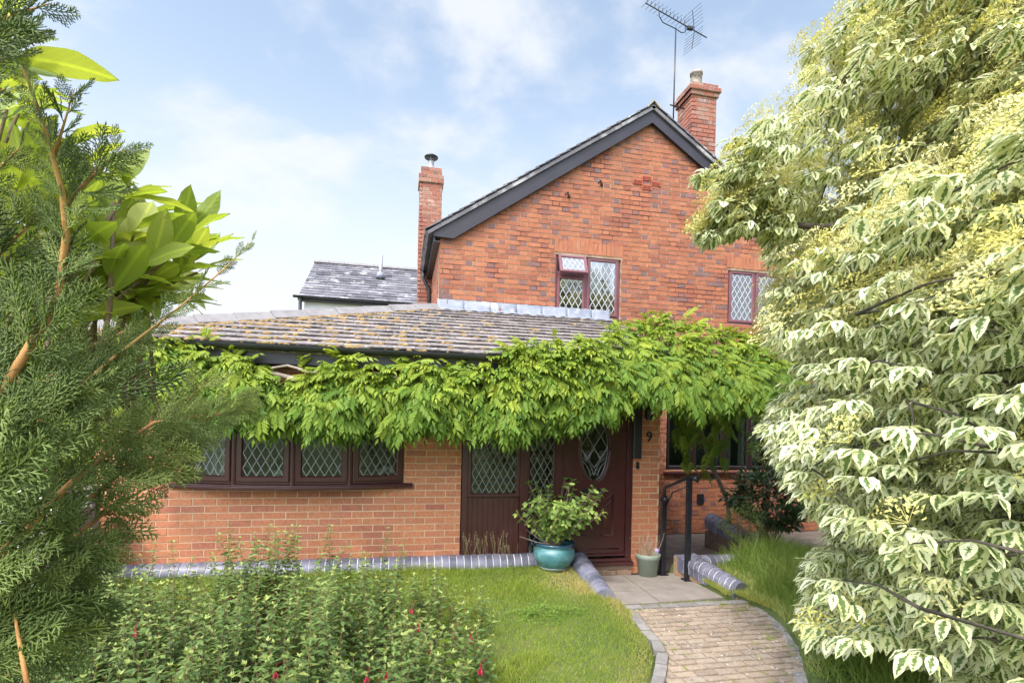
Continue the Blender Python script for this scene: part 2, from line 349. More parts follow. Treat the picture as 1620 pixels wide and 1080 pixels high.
# ------------------------------------------------------------------ brickwork
X_, Y_, Z_ = Vector((1,0,0)), Vector((0,1,0)), Vector((0,0,1))
def subtract(spans, h0, h1):
    out = []
    for a, b in spans:
        if h1 <= a or h0 >= b: out.append((a, b)); continue
        if h0 > a: out.append((a, h0))
        if h1 < b: out.append((h1, b))
    return out
def brickwork(mb, O, u, v, n, u0, u1, v0, v1, bond='flemish', holes=(), span=None, course=.075, L_=.215, j=.010, relief=.006, thick=.2, hd=None, soldiers=(), dark=.12, jit=.0015):
    """bricks as real relief over a mortar body. u,v in-plane axes, n outward normal; soldiers = (u0,u1,v0,v1)"""
    O = Vector(O); k = 0; r = random
    H = (L_-j)/2
    def P(a, b, c): return O+u*a+v*b+n*c
    def brick(a, b, c, d, val):
        if b-a < .015 or d-c < .012: return
        o = relief+r.uniform(-jit, jit); i = .0022; s1, s2, s3, s4 = [r.uniform(-jit, jit)*.7 for _ in range(4)]
        vs = [P(a,c,0),P(b,c,0),P(b,d,0),P(a,d,0),P(a+i,c+i,o+s1),P(b-i,c+i,o+s2),P(b-i,d-i,o+s3),P(a+i,d-i,o+s4)]
        mb.add(vs, [(4,5,6,7),(0,1,5,4),(1,2,6,5),(2,3,7,6),(3,0,4,7)], 0, val)
    rows = int(round((v1-v0)/course))
    for k in range(rows):
        c0 = v0+k*course; c1 = min(c0+course, v1)
        spans = [(u0, u1)] if span is None else span(c0+course/2)
        allh = list(holes)+list(soldiers)
        vals = [(h[0], h[1]) for h in allh if c0+course*.5 > h[2] and c0+course*.5 < h[3]]
        bs = list(spans)
        for h in vals: bs = subtract(bs, *h)
        ms = list(spans)
        for h in [(h[0], h[1]) for h in holes if c0+course*.5 > h[2] and c0+course*.5 < h[3]]: ms = subtract(ms, *h)
        for a, b in ms:
            vs = [P(a,c0,0),P(b,c0,0),P(b,c1,0),P(a,c1,0),P(a,c0,-thick),P(b,c0,-thick),P(b,c1,-thick),P(a,c1,-thick)]
            mb.add(vs, [(0,1,2,3),(5,4,7,6),(4,0,3,7),(1,5,6,2),(4,5,1,0),(3,2,6,7)], 1, .5)
        x = u0 - (0 if k % 2 == 0 else ((L_+j)*.5 if bond == 'stretcher' else (L_+j+H+j)/2)); q = 0
        while x < u1:
            ln = L_ if (bond == 'stretcher' or q % 2 == 0) else H
            hdr = ln == H; q += 1
            base = r.random()
            val = (r.uniform(0, .16) if r.random() < (dark*3 if hdr else dark*.35) else .2+.8*base)
            for a, b in bs:
                aa = max(x, a); bb = min(x+ln, b)
                if bb > aa: brick(aa, bb, c0+j*.5, c1-j*.5, val)
            x += ln+j
    for s in soldiers:
        nb = max(1, int(round((s[1]-s[0])/.072))); wd = (s[1]-s[0])/nb
        for i in range(nb):
            brick(s[0]+i*wd+.003, s[0]+(i+1)*wd-.003, s[2]+.004, s[3]-.004, r.uniform(.6, .95))
# ------------------------------------------------------------------ windows
def leading(mb, fr, O, w, h, pw=.085, ph=.15, th=.006, off=.004, inside=None):
    """diamond lead strips over a pane with lower-left corner O, axes fr=(u,v,n)"""
    u, v, n = fr; k = ph/pw; O = Vector(O)
    def seg(a, b):
        A = O+u*a[0]+v*a[1]+n*off; B = O+u*b[0]+v*b[1]+n*off; d = (B-A)
        if d.length < .01: return
        d.normalize(); s = d.cross(n)
        mb.obox((A+B)/2, ((B-A).length/2, th/2, .0015), (d, s, n))
    def clip(sg, c):
        pts = []
        for i in range(61):
            x = w*i/60; y = sg*k*x+c
            if 0 <= y <= h and (inside is None or inside(x, y)): pts.append((x, y))
        ya = (0-c)/(sg*k); yb = (h-c)/(sg*k)
        if inside is None:
            for x_, y_ in ((ya, 0), (yb, h)):
                if 0 <= x_ <= w: pts.append((x_, y_))
        if len(pts) > 1:
            pts.sort(); seg(pts[0], pts[-1])
    i = -40
    while i*ph < h+k*w+ph:
        clip(1, i*ph - ph*.5); clip(-1, i*ph + ph*.5); i += 1
def frame_ring(mb, fr, O, w, h, t, d0, d1, ch=.012):
    """mitred frame bars: outer size w x h, bar width t, from depth d0 (back) to d1 (front, chamfered inwards)"""
    u, v, n = fr; O = Vector(O)
    def P(a, b, c): return O+u*a+v*b+n*c
    outer = [(0,0),(w,0),(w,h),(0,h)]; inner = [(t,t),(w-t,t),(w-t,h-t),(t,h-t)]; mid = [(t-ch,t-ch),(w-t+ch,t-ch),(w-t+ch,h-t+ch),(t-ch,h-t+ch)]
    om = [(ch*.5,ch*.5),(w-ch*.5,ch*.5),(w-ch*.5,h-ch*.5),(ch*.5,h-ch*.5)]
    vs = [P(*p, d0) for p in outer]+[P(*p, d1-ch*.5) for p in outer]+[P(*p, d1) for p in om]+[P(*p, d1) for p in mid]+[P(*p, d1-ch) for p in inner]+[P(*p, d0) for p in inner]
    fs = []
    for i in range(4):
        k = (i+1) % 4
        for a in range(0, 20, 4): fs.append((a+i, a+k, a+4+k, a+4+i))
        fs.append((20+i, 20+k, k, i))
    mb.add(vs, fs)
def casement(parent_mb, panes, leads, fr, O, w, h, t=.06, d=.05, pw=.085, ph=.15, lth=.006):
    frame_ring(parent_mb, fr, O, w, h, t, -.03, d)
    u, v, n = fr; o = Vector(O)+u*t+v*t
    pw_, ph_ = w-2*t, h-2*t
    c = o+u*pw_/2+v*ph_/2+n*(d-.02)
    panes.obox(c, (pw_/2+.004, ph_/2+.004, .003), (u, v, n))
    leading(leads, fr, o+n*(d-.017), pw_, ph_, pw, ph, lth, .001)
# ------------------------------------------------------------------ the house
YE, YG = 5.94, 8.05
house = empty('brick_house', (3.0, 8.0, 0), 'red brick gabled house with a low tiled front extension and maroon leaded windows', 'house')
FRN = (X_, Z_, -Y_)                       # frame of the street front
XL, XR, XA, ZE, ZAp = 0.52, 7.34, 3.93, 4.60, 6.86     # gable corners, apex
def gspan(z):
    if z < ZE: return [(XL, XR)]
    t = (z-ZE)/(ZAp-ZE); return [(XL+(XA-XL)*t, XR-(XR-XA)*t)]
win1 = (2.36, 3.47, 3.52, 4.53); win2 = (5.43, 6.99, 3.57, 4.53); winL = (4.35, 6.95, 1.05, 2.25)
g = MB()
brickwork(g, (0, YG, 0), X_, Z_, -Y_, XL, XR, 0.0, 7.0, 'flemish', holes=(win1, win2, winL), span=lambda z: gspan(min(z, ZAp-.03)), L_=.218, course=.0762,
          soldiers=((2.33,3.50,4.53,4.76),(5.40,7.02,4.53,4.76)), relief=.007, jit=.0025)
g.build('gable_wall', [M_BRICK, M_MORT], house)
# terracotta air brick cross, old hooks and the small side opening
vb = MB()
MV = mstone('terracotta_vent', (.44,.09,.05), (.50,.12,.06), 8, .8, 40, .2); MH = mplain('vent_dark_hole', (.02,.008,.007), .9)
for (dx, dz) in ((0,.0762),(-.16,0),(.16,0),(0,-.0762)):
    cx, cz = 3.89+dx, 5.80+dz; vb = MB(); vb.box((cx-.085,YG-.020,cz-.034),(cx+.085,YG-.004,cz+.034))
    for i in range(7):
        for jz in (-1, 1):
            x0 = cx-.073+i*.0215; z0 = cz+jz*.014; vb.box((x0,YG-.023,z0-.010),(x0+.013,YG-.0205,z0+.010), 1)
    vb.build('air_brick', [MV, MH], house)
for hx, hz_ in ((2.50,5.43),(3.05,5.68)):
    k = MB(); k.tube([(hx+.04,YG+.01,hz_+.03),(hx+.02,YG-.06,hz_+.04),(hx-.02,YG-.09,hz_+.02),(hx-.03,YG-.08,hz_-.02)], .012, 6); k.tube([(hx+.05,YG-.012,hz_+.03),(hx+.05,YG-.012,hz_-.02)], .02, 6)
    k.build('wall_hook', M_METAL, house, True)
# side and back walls
s = MB(); brickwork(s, (XL, YG+.2, 0), Y_, Z_, -X_, 0.0, 2.5, 0, 4.6, 'flemish', L_=.218, course=.0762); s.build('side_wall', [M_BRICK, M_MORT], house)
s = MB(); s.box((XR-.2,YG+.205,0),(XR,10.7,ZE)); s.box((XL,10.7,0),(XR,10.9,ZE)); s.box((XL+.21,YG+.21,2.6),(XR-.21,10.69,2.75)); s.build('rear_wall', M_PLASTER, house)
# roof with slates, ridge, barge boards
def tileplane(mb, O, u, v, n, rows, gauge, width, span, thick=.012, over=.06, lift=.012, jit=.004):
    """overlapping tiles: u along the eave, v up the slope, span(vmid) -> (u0,u1)"""
    O = Vector(O)
    for k in range(rows):
        a0, a1 = span((k+.5)*gauge)
        x = a0 - (width*.5 if k % 2 else 0) - random.uniform(0, .02)
        while x < a1:
            b0 = max(a0, x+.002); b1 = min(a1, x+width-.002); x += width
            if b1-b0 < .01: continue
            jz = random.uniform(0, jit); jv = random.uniform(-.006, .006); sk_ = random.uniform(-.003, .003)
            v0 = k*gauge+jv; v1 = (k+1)*gauge+over
            lo = lift+jz
            P = [O+u*b0+v*(v0+sk_)+n*(lo-thick),O+u*b1+v*(v0-sk_)+n*(lo-thick),O+u*b1+v*v1+n*(-thick),O+u*b0+v*v1+n*(-thick),
                 O+u*b0+v*(v0+sk_)+n*lo,O+u*b1+v*(v0-sk_)+n*lo,O+u*b1+v*v1,O+u*b0+v*v1]
            mb.hexa(P, 0, random.random())
rf = MB(); th = math.atan2(ZAp-ZE, XA-XL)
def vec(x, z): return Vector((x, 0, z))
for sg in (-1, 1):
    xe = XA+sg*(XA-XL+.22); ze = ZE-.22*math.tan(th)+.20
    dr = vec(-sg*math.cos(th), math.sin(th)); nn = vec(sg*math.sin(th), math.cos(th))
    Ls = (XA-XL+.22)/math.cos(th)
    O = Vector((xe, YG-.12, ze))
    base = [O, O+Y_*2.9, O+Y_*2.9+dr*Ls, O+dr*Ls]
    rf.prism([p-nn*.03 for p in base], -nn*.05)
    tileplane(rf, O, Y_ , dr, nn, int(Ls/.2), .2, .3, lambda t: (-.015, 2.92), lift=.014)
roof = rf.build('roof', M_SLATE, house)
zr = ZAp+.20
rt = MB()
for i in range(7):
    y0 = YG-.14+i*.44
    rt.prism([Vector((XA-.13,y0,zr-.075)),Vector((XA,y0,zr+.055+.004*(i%2))),Vector((XA+.13,y0,zr-.075)),Vector((XA+.11,y0,zr-.085)),Vector((XA,y0,zr+.035)),Vector((XA-.11,y0,zr-.085))], Y_*.425)
rt.build('ridge_tile', mstone('ridge_tile_buff', (.32,.27,.2),(.42,.36,.27), 6, .9, 40, .4), roof)
for sg in (-1, 1):
    dr = vec(-sg*math.cos(th), math.sin(th)); nn = vec(sg*math.sin(th), math.cos(th))
    xe = XA+sg*(XA-XL+.10); ze = ZE-.10*math.tan(th)
    a = Vector((XA, YG-.085, ZAp+.185)); b = Vector((xe, YG-.085, ze+.185)); dp = .235
    lo1 = Vector((XA, YG-.085, ZAp+.185-dp/math.cos(th)*1.0)); lo2 = b-Z_*(dp/math.cos(th))
    k = MB()
    if sg < 0: lo2 = Vector((xe+.30, YG-.085, b.z-.155)); foot = Vector((xe, YG-.085, b.z-.145)); k.prism([a, lo1, lo2, foot, b], Y_*.03)
    else: k.prism([a, b, lo2, lo1], Y_*.03)
    k.prism([a+Z_*.03-Y_*.02, a-Y_*.02-Z_*.012, b-Y_*.02-Z_*.012, b+Z_*.03-Y_*.02], Y_*.018)
    # soffit return
    k.prism([lo1+Y_*.031+Z_*.02, lo1+Y_*.031+Z_*.035, lo2+Y_*.031+Z_*.035, lo2+Y_*.031+Z_*.02], Y_*.06)
    k.build('bargeboard', M_BARGE, house)
# left eave: fascia box, gutter, downpipe
k = MB(); k.box((XL-.10, YG-.06, ZE-.10), (XL-.075, 10.55, ZE+.09)); k.box((XL-.075, YG-.05, ZE-.10), (XL, 10.55, ZE-.08)); k.build('fascia', M_BLACK, house)
def gutter(name, a, b, r, parent, brackets=.9, mat=None):
    a = Vector(a); b = Vector(b); d = (b-a).normalized(); s = d.cross(Z_).normalized(); m = MB(); prof = []
    for i in range(9):
        t = math.pi*i/8; prof.append((math.cos(t)*r, -math.sin(t)*r))
    inn = [(x*.9, z*.9) for x, z in prof][::-1]; allp = prof+inn
    m.prism([a+s*x+Z_*z for x, z in allp], (b-a))
    L2 = (b-a).length; q = .25
    while q < L2:
        c = a+d*q; m.prism([c+s*x*1.12+Z_*z*1.12 for x, z in prof+[(x*.98, z*.98) for x, z in prof][::-1]], d*.035); q += brackets
    return m.build(name, mat or M_BLACK, parent)
gutter('gutter', (XL-.165, YG-.10, ZE+.07), (XL-.165, 10.1, ZE+.07), .06, house, .6)
k = MB(); k.tube([(XL-.165,10.0,ZE+.0),(XL-.165,10.0,ZE-.12),(XL-.10,10.0,ZE-.26),(XL-.05,10.0,ZE-.34),(XL-.05,10.0,2.6)], .035, 10); k.build('downpipe', M_BLACK, house, True)
# left stack
s = MB(); cx0, cx1, cy0, cy1 = .26, .675, 10.15, 10.6
brickwork(s, (0, cy0, 0), X_, Z_, -Y_, cx0, cx1, 2.5, 6.34, 'flemish', thick=.4)
brickwork(s, (cx0, 0, 0), Y_, Z_, -X_, cy0, cy1, 2.5, 6.34, 'flemish', thick=.05)
brickwork(s, (0, cy0-.03, 0), X_, Z_, -Y_, cx0-.03, cx1+.03, 6.34, 6.49, 'flemish', thick=.46)
brickwork(s, (0, cy0, 0), X_, Z_, -Y_, cx0+.01, cx1-.005, 6.49, 6.64, 'flemish', thick=.4)
st = s.build('chimney', [M_BRICK3, M_MORT], house)
c = ((cx0+cx1)/2, (cy0+cy1)/2); k = MB()
k.lathe((c[0],c[1],6.64), [(.13,0),(.10,.05),(.06,.09),(.055,.12),(.055,.22)], 14)
for i in range(3):
    t = 2*math.pi*i/3+.4; k.tube([(c[0]+.05*math.cos(t),c[1]+.05*math.sin(t),6.84),(c[0]+.09*math.cos(t),c[1]+.09*math.sin(t),6.92)], .006, 5)
k.build('chimney_flue', M_GALV, st, True)
k = MB(); k.lathe((c[0],c[1],6.92), [(.001,-.002),(.13,0),(.135,.02),(.09,.05),(.001,.06)], 18); k.build('chimney_cowl', M_METAL, st, True)
# right stack
s = MB(); cx0, cx1, cy0, cy1 = 4.94, 5.42, 8.5, 8.99
brickwork(s, (0, cy0, 0), X_, Z_, -Y_, cx0, cx1, 5.4, 7.70, 'stretcher', thick=.44)
brickwork(s, (cx0, 0, 0), Y_, Z_, -X_, cy0, cy1, 5.4, 7.70, 'stretcher', thick=.05)
for e, z0, z1 in ((.03,7.70,7.775),(.06,7.775,7.85),(.02,7.85,7.925)):
    brickwork(s, (0, cy0-e, 0), X_, Z_, -Y_, cx0-e, cx1+e, z0, z1, 'stretcher', thick=.49+2*e-.01)
    brickwork(s, (cx0-e, 0, 0), Y_, Z_, -X_, cy0-e+.002, cy1+e, z0, z1, 'stretcher', thick=.02)
st = s.build('chimney', [M_BRICK3, M_MORT], house)
k = MB(); k.lathe((5.16,8.75,7.925), [(.16,0),(.12,.05),(.105,.07),(.10,.30),(.115,.31),(.115,.35),(.09,.35),(.085,.05)], 18)
k.build('chimney_pot', mstone('stained_pot', (.12,.10,.08),(.42,.38,.33), 9, .9, 40, .5, spots=(.05,.045,.04), spot_scale=14), st, True)
k = MB()
for i in range(5):            # stepped lead
    x0 = 4.93+i*.11; z0 = ZAp+.2-(x0-XA)*math.tan(th)
    k.prism([Vector((x0,cy0-.014,z0-.02)),Vector((x0+.16,cy0-.014,z0-.12)),Vector((x0+.13,cy0-.014,z0+.06)),Vector((x0+.02,cy0-.014,z0+.07))], Y_*.006)
k.build('lead_flashing', M_WHITE, st)
# first floor windows
def window(name, x0, x1, z0, z1, Y, cols, mat, glass, lead, pw, ph, setback=.03, openvent=False, lth=.007, lab=None):
    """cols = list of (fraction widths)"""
    f = MB(); p = MB(); l = MB(); w_ = x1-x0; h_ = z1-z0
    frame_ring(f, FRN, (x0+.004, Y+setback, z0+.004), w_-.008, h_-.008, .045, -.05, .0)
    t = .04; xs = [x0+t+(w_-2*t)*q for q in cols]
    for q in xs[1:-1]: f.box((q-.022, Y+setback-.003, z0+t), (q+.022, Y+setback+.05, z1-t))
    for i in range(len(xs)-1):
        a = xs[i]+(.018 if i else 0); b = xs[i+1]-(.018 if i < len(xs)-2 else 0)
        if openvent and i == 0:
            casement(f, p, l, FRN, (a, Y+setback-.008, z0+t), b-a, h_*.64-t, .045, .014, pw, ph, lth)
        else: casement(f, p, l, FRN, (a, Y+setback-.008, z0+t), b-a, h_-2*t, .05, .014, pw, ph, lth)
    wo = f.build(name, mat, house); p.build('pane', glass, wo); l.build('window_leading', lead, wo)
    if openvent:
        a = xs[0]; b = xs[1]-.018; hh = h_*.36-.03; ang = R(24)
        f2 = MB(); f2.box((xs[0], Y+setback-.02, z0+h_*.64+.001), (xs[1]-.018, Y+setback+.12, z0+h_*.64+.075)); f2.build('transom', mat, wo)
        top = Vector((a, Y+setback-.02, z1-t+.005))
        O = top + Vector((0, -math.sin(ang)*hh, -math.cos(ang)*hh))
        vv = Vector((0, math.sin(ang), math.cos(ang))); nn = X_.cross(vv)
        fo = MB(); po = MB(); lo = MB(); casement(fo, po, lo, (X_, vv, nn), O, b-a, hh, .05, .02, .085, .14, .005)
        c = fo.build('open_vent', mat, wo)
        # panes of the vent belong to the window as well
        po.build('pane', glass, wo); lo.build('window_leading', lead, wo)
    if lab: wo['label'] = lab
    return wo
window('window', *win1, YG, [0, .47, 1], M_FRAMEU, M_GLASSU, M_LEADW, .105, .175, openvent=True, lth=.009, lab='maroon window with its small top vent swung open')
window('window', *win2, YG, [0, .34, .66, 1], M_FRAMEU, M_GLASSU, M_LEADW, .105, .175, lth=.009)
window('window', *winL, YG, [0, .19, .42, .62, .81, 1], mplain('dark_brown_frame', (.02,.012,.012), .4), M_GLASS, M_LEADING, 3, 3, setback=.06)
k = MB(); k.box((4.30, YG-.06, 1.0), (7.0, YG-.008, 1.045)); k.build('window_sill', M_FRAME, house, bevel=.006)
k = MB(); k.box((2.30, YG-.03, 3.49), (3.50, YG-.008, 3.518)); k.build('window_sill', M_FRAMEU, house)
def curtain(x0, x1, z0, z1, Y, name='curtain', mat=None):
    m = MB(); n_ = int((x1-x0)/.012); vs = []; fs = []
    for i in range(n_+1):
        x = x0+(x1-x0)*i/n_; y = Y+.025*math.sin(i*.9)+.012*math.sin(i*.37)
        vs += [(x, y, z0), (x, y, z1)]
        if i: fs.append((2*i-2, 2*i, 2*i+1, 2*i-1))
    m.add(vs, fs); m.build(name, mat or M_CURT, house, True)
curtain(5.45, 5.80, 1.05, 2.3, YG+.35); curtain(5.95, 6.4, 1.05, 2.3, YG+.35)
curtain(2.45, 2.6, 3.5, 4.6, YG+.4); curtain(3.3, 3.45, 3.5, 4.6, YG+.4); curtain(5.45, 5.6, 3.5, 4.6, YG+.4)
k = MB(); p0 = atY(1103,781,YG-.02); k.box((p0.x, YG-.03, p0.z-.16), (p0.x+.12, YG-.008, p0.z)); k.build('wall_vent', M_METAL, house)
# ------------------------------------------------------------------ extension
EXL, ZS = -2.97, 2.36
bayX0, bayX1, bayZ0, bayZ1 = -2.02, .04, 1.10, 2.12
e = MB(); ENT0, ENT1 = .685, 2.775
brickwork(e, (0, YE, 0), X_, Z_, -Y_, EXL, ENT0, .27, ZS, 'stretcher', holes=((bayX0, bayX1, bayZ0-.04, bayZ1),), L_=.215, dark=.0, relief=.005)
e.build('extension_wall', [M_BRICK2, M_MORT2], house)
e = MB(); brickwork(e, (0, YE, 0), X_, Z_, -Y_, ENT1, 3.125, .0, ZS, 'stretcher', L_=.215, dark=0, relief=.005, thick=.34); e.build('porch_pillar', [M_BRICK2, M_MORT2], house)
e = MB(); brickwork(e, (EXL, 0, 0), Y_, Z_, -X_, YE+.2, 10.0, .0, ZS, 'stretcher', L_=.215, dark=0, relief=.005, thick=.1); e.build('side_wall', [M_BRICK2, M_MORT2], house)
e = MB(); brickwork(e, (0, YE-.02, 0), X_, Z_, -Y_, ENT0+.1, ENT1, -.02, .14, 'stretcher', L_=.215, dark=0, relief=.004, thick=.3); e.build('door_step', [mbrick('step_brick', [(.22,.14,.10),(.3,.2,.14)], [0,1]), M_MORT], house)
k = MB(); k.box((EXL+.1, YE+.21, .1), (3.1, YG-.01, .135)); k.box((EXL+.12, YG-.11, .14), (XL, YG-.02, 2.4)); k.box((3.02, YE+.35, .0), (3.1, YG-.01, 2.3)); k.build('interior_floor', M_PLASTER, house)
k = MB(); k.box((EXL-.1, YE-.26, 2.335), (3.3, YG-.01, 2.358)); k.build('soffit', M_BLACK, house)
# plinth: bullnose blue bricks along the foot of the wall
def bullnose(mb, a, b, r, n=None, wb=.072, j=.010, zoff=0, wdir=None, full=False, rnd=1):
    """half-round bricks side by side from a to b"""
    a = Vector(a); b = Vector(b); d = (b-a); Lt = d.length; d.normalize(); s = d.cross(Z_).normalized(); nb = int(Lt/(wb+j))
    mort = []
    for i in range(nb):
        o = a+d*(i*(Lt/nb)); jj = random.uniform(-.004, .004)*rnd
        t0, t1 = (-.35, math.pi+.35) if full else (0, math.pi/2)
        pr = [(math.cos(t0+(t1-t0)*q/10)*r, math.sin(t0+(t1-t0)*q/10)*r+jj) for q in range(11)]
        if full: pr = pr+[(-r*.9,-r*.9),(r*.9,-r*.9)]
        else: pr = pr+[(0, -r*.9), (r, -r*.9)]
        mb.prism([o+s*x+Z_*z for x, z in pr], d*(Lt/nb-j), 0)
        for q in range(len(mb.a)-2*len(pr), len(mb.a)): mb.a[q] = random.random() if q == len(mb.a)-2*len(pr) else mb.a[len(mb.a)-2*len(pr)]
    q = r*.93
    t0, t1 = (-.35, math.pi+.35) if full else (0, math.pi/2)
    pr = [(math.cos(t0+(t1-t0)*i/10)*q, math.sin(t0+(t1-t0)*i/10)*q) for i in range(11)]
    pr = pr+([(-q*.9,-r*.88),(q*.9,-r*.88)] if full else [(0, -r*.88), (q, -r*.88)])
    mb.prism([a+s*x+Z_*z+d*.003 for x, z in pr], d*(Lt-.016), 1)
k = MB(); bullnose(k, (EXL, YE-.008, .165), (2.05, YE-.008, .165), .125, zoff=0); k.build('plinth', [M_BLUE, M_WHITE], house)
# lean-to roof of the extension
EAV = Vector((-3.2, 5.62, 2.53)); TOPL = Vector((.50, YG, 3.50)); FX1 = 3.35
vdir = Vector((0, YG-5.62, 3.50-2.53)); SL = vdir.length; vdir.normalize(); nrm_ = X_.cross(vdir)
roofE = MB()
roofE.prism([EAV-nrm_*.03, Vector((FX1,5.62,2.53))-nrm_*.03, Vector((FX1,YG,3.50))-nrm_*.03, TOPL-nrm_*.03], -nrm_*.06)
rows = 13; gau = SL/rows
tileplane(roofE, Vector((0,5.62-.03,2.53-.012)), X_, vdir, nrm_, rows, gau, .245, lambda t: (EAV.x+(TOPL.x-EAV.x)*max(0,(t/SL))+.02, FX1), thick=.014, over=.06, lift=.024, jit=.010)
# left hip plane
ld = Vector((TOPL.x-EAV.x, 0, TOPL.z-EAV.z)).normalized(); ln_ = Vector((-ld.z, 0, ld.x))
rows2 = 19
def lspan(t):
    q = t/((TOPL-EAV).to_2d().length) ; x = EAV.x+ld.x*t
    return (5.62+(YG-5.62)*min(1, (x-EAV.x)/(TOPL.x-EAV.x))+.02, 10.0)
roofE.prism([EAV-ln_*.03, Vector((-3.2,10,2.53))-ln_*.03, Vector((.5,10,3.5))-ln_*.03, TOPL-ln_*.03], -ln_*.05)
tileplane(roofE, Vector((EAV.x,0,EAV.z)), Y_, ld, ln_, rows2, .2, .245, lspan, thick=.014, over=.06, lift=.022, jit=.008)
ext_roof = roofE.build('extension_roof', M_TILE, house)
# hip tiles
h = MB(); hd = (TOPL-EAV); HL = hd.length; hd.normalize(); hs = hd.cross(Z_).normalized(); hn = hs.cross(hd); nh = 11
for i in range(nh):
    o = EAV+hd*(i*HL/nh-.02)+hn*(.03+.004*(i%2)); e1 = hd*(HL/nh+.004)
    up0, up1 = hn*.0, hn*.012
    pr = [(-.125,-.045),(0,.055),(.125,-.045),(.115,-.062),(0,.036),(-.115,-.062)]
    A = [o+hs*x+hn*z+hn*.014 for x, z in pr]; B = [o+e1+hs*x+hn*z for x, z in pr]
    h.add(A+B, [tuple(range(5,-1,-1)), tuple(range(6,12))]+[(j,(j+1)%6,(j+1)%6+6,j+6) for j in range(6)], 0, random.random())
h.build('hip_tile', M_HIP, ext_roof)
# moss cushions along the tile edges
def icoT():
    V = []; F = []
    n1, n2 = 7, 4
    for i in range(n2):
        p = math.pi/2*i/(n2-1)*.98
        for j in range(n1):
            t = 2*math.pi*j/n1+.4*i; V.append((math.cos(t)*math.cos(p), math.sin(t)*math.cos(p), math.sin(p)))
    for i in range(n2-1):
        for j in range(n1): F.append((i*n1+j, i*n1+(j+1)%n1, (i+1)*n1+(j+1)%n1, (i+1)*n1+j))
    F.append(tuple((n2-1)*n1+j for j in range(n1)))
    return V, F, [(0.5,.5)]*len(V)
BL = icoT(); mb_ = Batch(); P = []; S = []
for i in range(1500):
    k = random.randint(0, rows-1); q = (k+.0)*gau
    x0 = EAV.x+(TOPL.x-EAV.x)*q/SL; x = random.uniform(x0+.1, 3.2)
    den = .5+.5*math.sin(x*5.1+k*1.7)*math.sin(x*2.3-k*.9)
    pr = max(.1, 1-(x+2.5)/4.6)*(.35+.65*den)*(1 if k < 9 else .35)
    if random.random() > pr: continue
    for j in range(random.choice((1,2,3,4))):
        xx = x+random.gauss(0,.04); qq = q+random.uniform(-.012,.05)
        P.append(Vector((0,5.59,2.518))+X_*xx+vdir*qq+nrm_*(.012)); s0 = random.uniform(.012,.032); S.append((s0*random.uniform(1,1.8), s0, s0*random.uniform(.5,.8)))
for i in range(420):      # moss packed under the hip tiles
    q = random.random()**1.2*HL*.97; p = EAV+hd*q - Y_*0 + Vector((random.uniform(.09,.17),-random.uniform(.02,.07),-.0))
    t_ = (p.y-5.62)/(YG-5.62)*SL; p.z = 2.53+(3.5-2.53)*(p.y-5.62)/(YG-5.62)+.015
    s0 = random.uniform(.012,.03); P.append(p); S.append((s0*1.7, s0, s0*.7))
n = len(P); D = np.tile(np.array(vdir), (n,1))+rng.normal(0,.2,(n,3)); mb_.scatter(BL, np.array(P), frames(D, np.tile(np.array(nrm_),(n,1))), np.array(S))
mo = mb_.build('moss', M_MOSS, ext_roof)
dm = bpy.data.textures.new('mossy', 'CLOUDS'); dm.noise_scale = .02
mm_ = mo.modifiers.new('rough', 'DISPLACE'); mm_.texture = dm; mm_.strength = .014; mm_.texture_coords = 'GLOBAL'
mo['kind'] = 'stuff'
# lead flashing against the gable, in lengths
k = MB(); x = XL-.02
while x < 3.28:
    x2 = min(x+.42, 3.3); n_ = 8; vs = []; fs = []
    top = 3.655
    for i in range(n_+1):
        xx = x+(x2-x)*i/n_; wv = .004*math.sin(xx*31)+.003*math.sin(xx*77)
        vs += [(xx, YG-.010+wv*.3, top+wv), (xx, YG-.014+wv, 3.53), (xx, YG-.10+wv, 3.492+wv), (xx, YG-.145, 3.475+wv*1.5)]
        if i:
            b = len(vs)-8
            for j in range(3): fs.append((b+j, b+j+1, b+5+j, b+4+j))
    k.add(vs, fs); x = x2-.008
fl = k.build('flashing', M_LEAD, house, True); m_ = fl.modifiers.new('t', 'SOLIDIFY'); m_.thickness = .004
# eave gutters and fascia boards
k = MB(); k.box((-3.12, 5.665, 2.34), (3.3, 5.69, 2.52)); k.box((-3.12, 5.691, 2.34), (-3.095, 9.9, 2.52)); k.build('fascia', M_BLACK, house)
gutter('gutter', (-3.24, 5.60, 2.52), (3.3, 5.60, 2.52), .058, house, .92)
# ---------- bow window
def p2(v): return Vector((v.x, v.y))
bz0, bz1 = 1.105, 2.12
pts = [atY(640,700,YE), atY(555,700,YE-.155), atY(464,700,YE-.205), atY(371,700,YE-.155)]
pts = [Vector((p.x, p.y, 0)) for p in pts]; pts.append(Vector((2*pts[2].x-pts[0].x+.02, YE, 0)))
pts = pts[::-1]
bw = MB(); pn = MB(); ldm = MB()
for i in range(4):
    a, b = pts[i], pts[i+1]; u = (b-a).normalized(); nn = u.cross(Z_)
    wd = (b-a).length; g_ = .028
    casement(bw, pn, ldm, (u, Z_, nn), a+Z_*(bz0+.03)+u*g_, wd-2*g_, bz1-bz0-.03, .062, .03, .088, .155, .007)
    frame_ring(bw, (u, Z_, nn), a+Z_*(bz0+.002)+u*.004-nn*.02, wd-.008, bz1-bz0, .05, -.02, .03)
for p in pts[1:-1]:
    bw.tube([p+Z_*bz0+Vector((0,-.0,0)), p+Z_*bz1], .026, 8)
bow = bw.build('bow_window', M_FRAME, house)
pn.build('pane', M_GLASS, bow); ldm.build('window_leading', M_LEADING, bow)
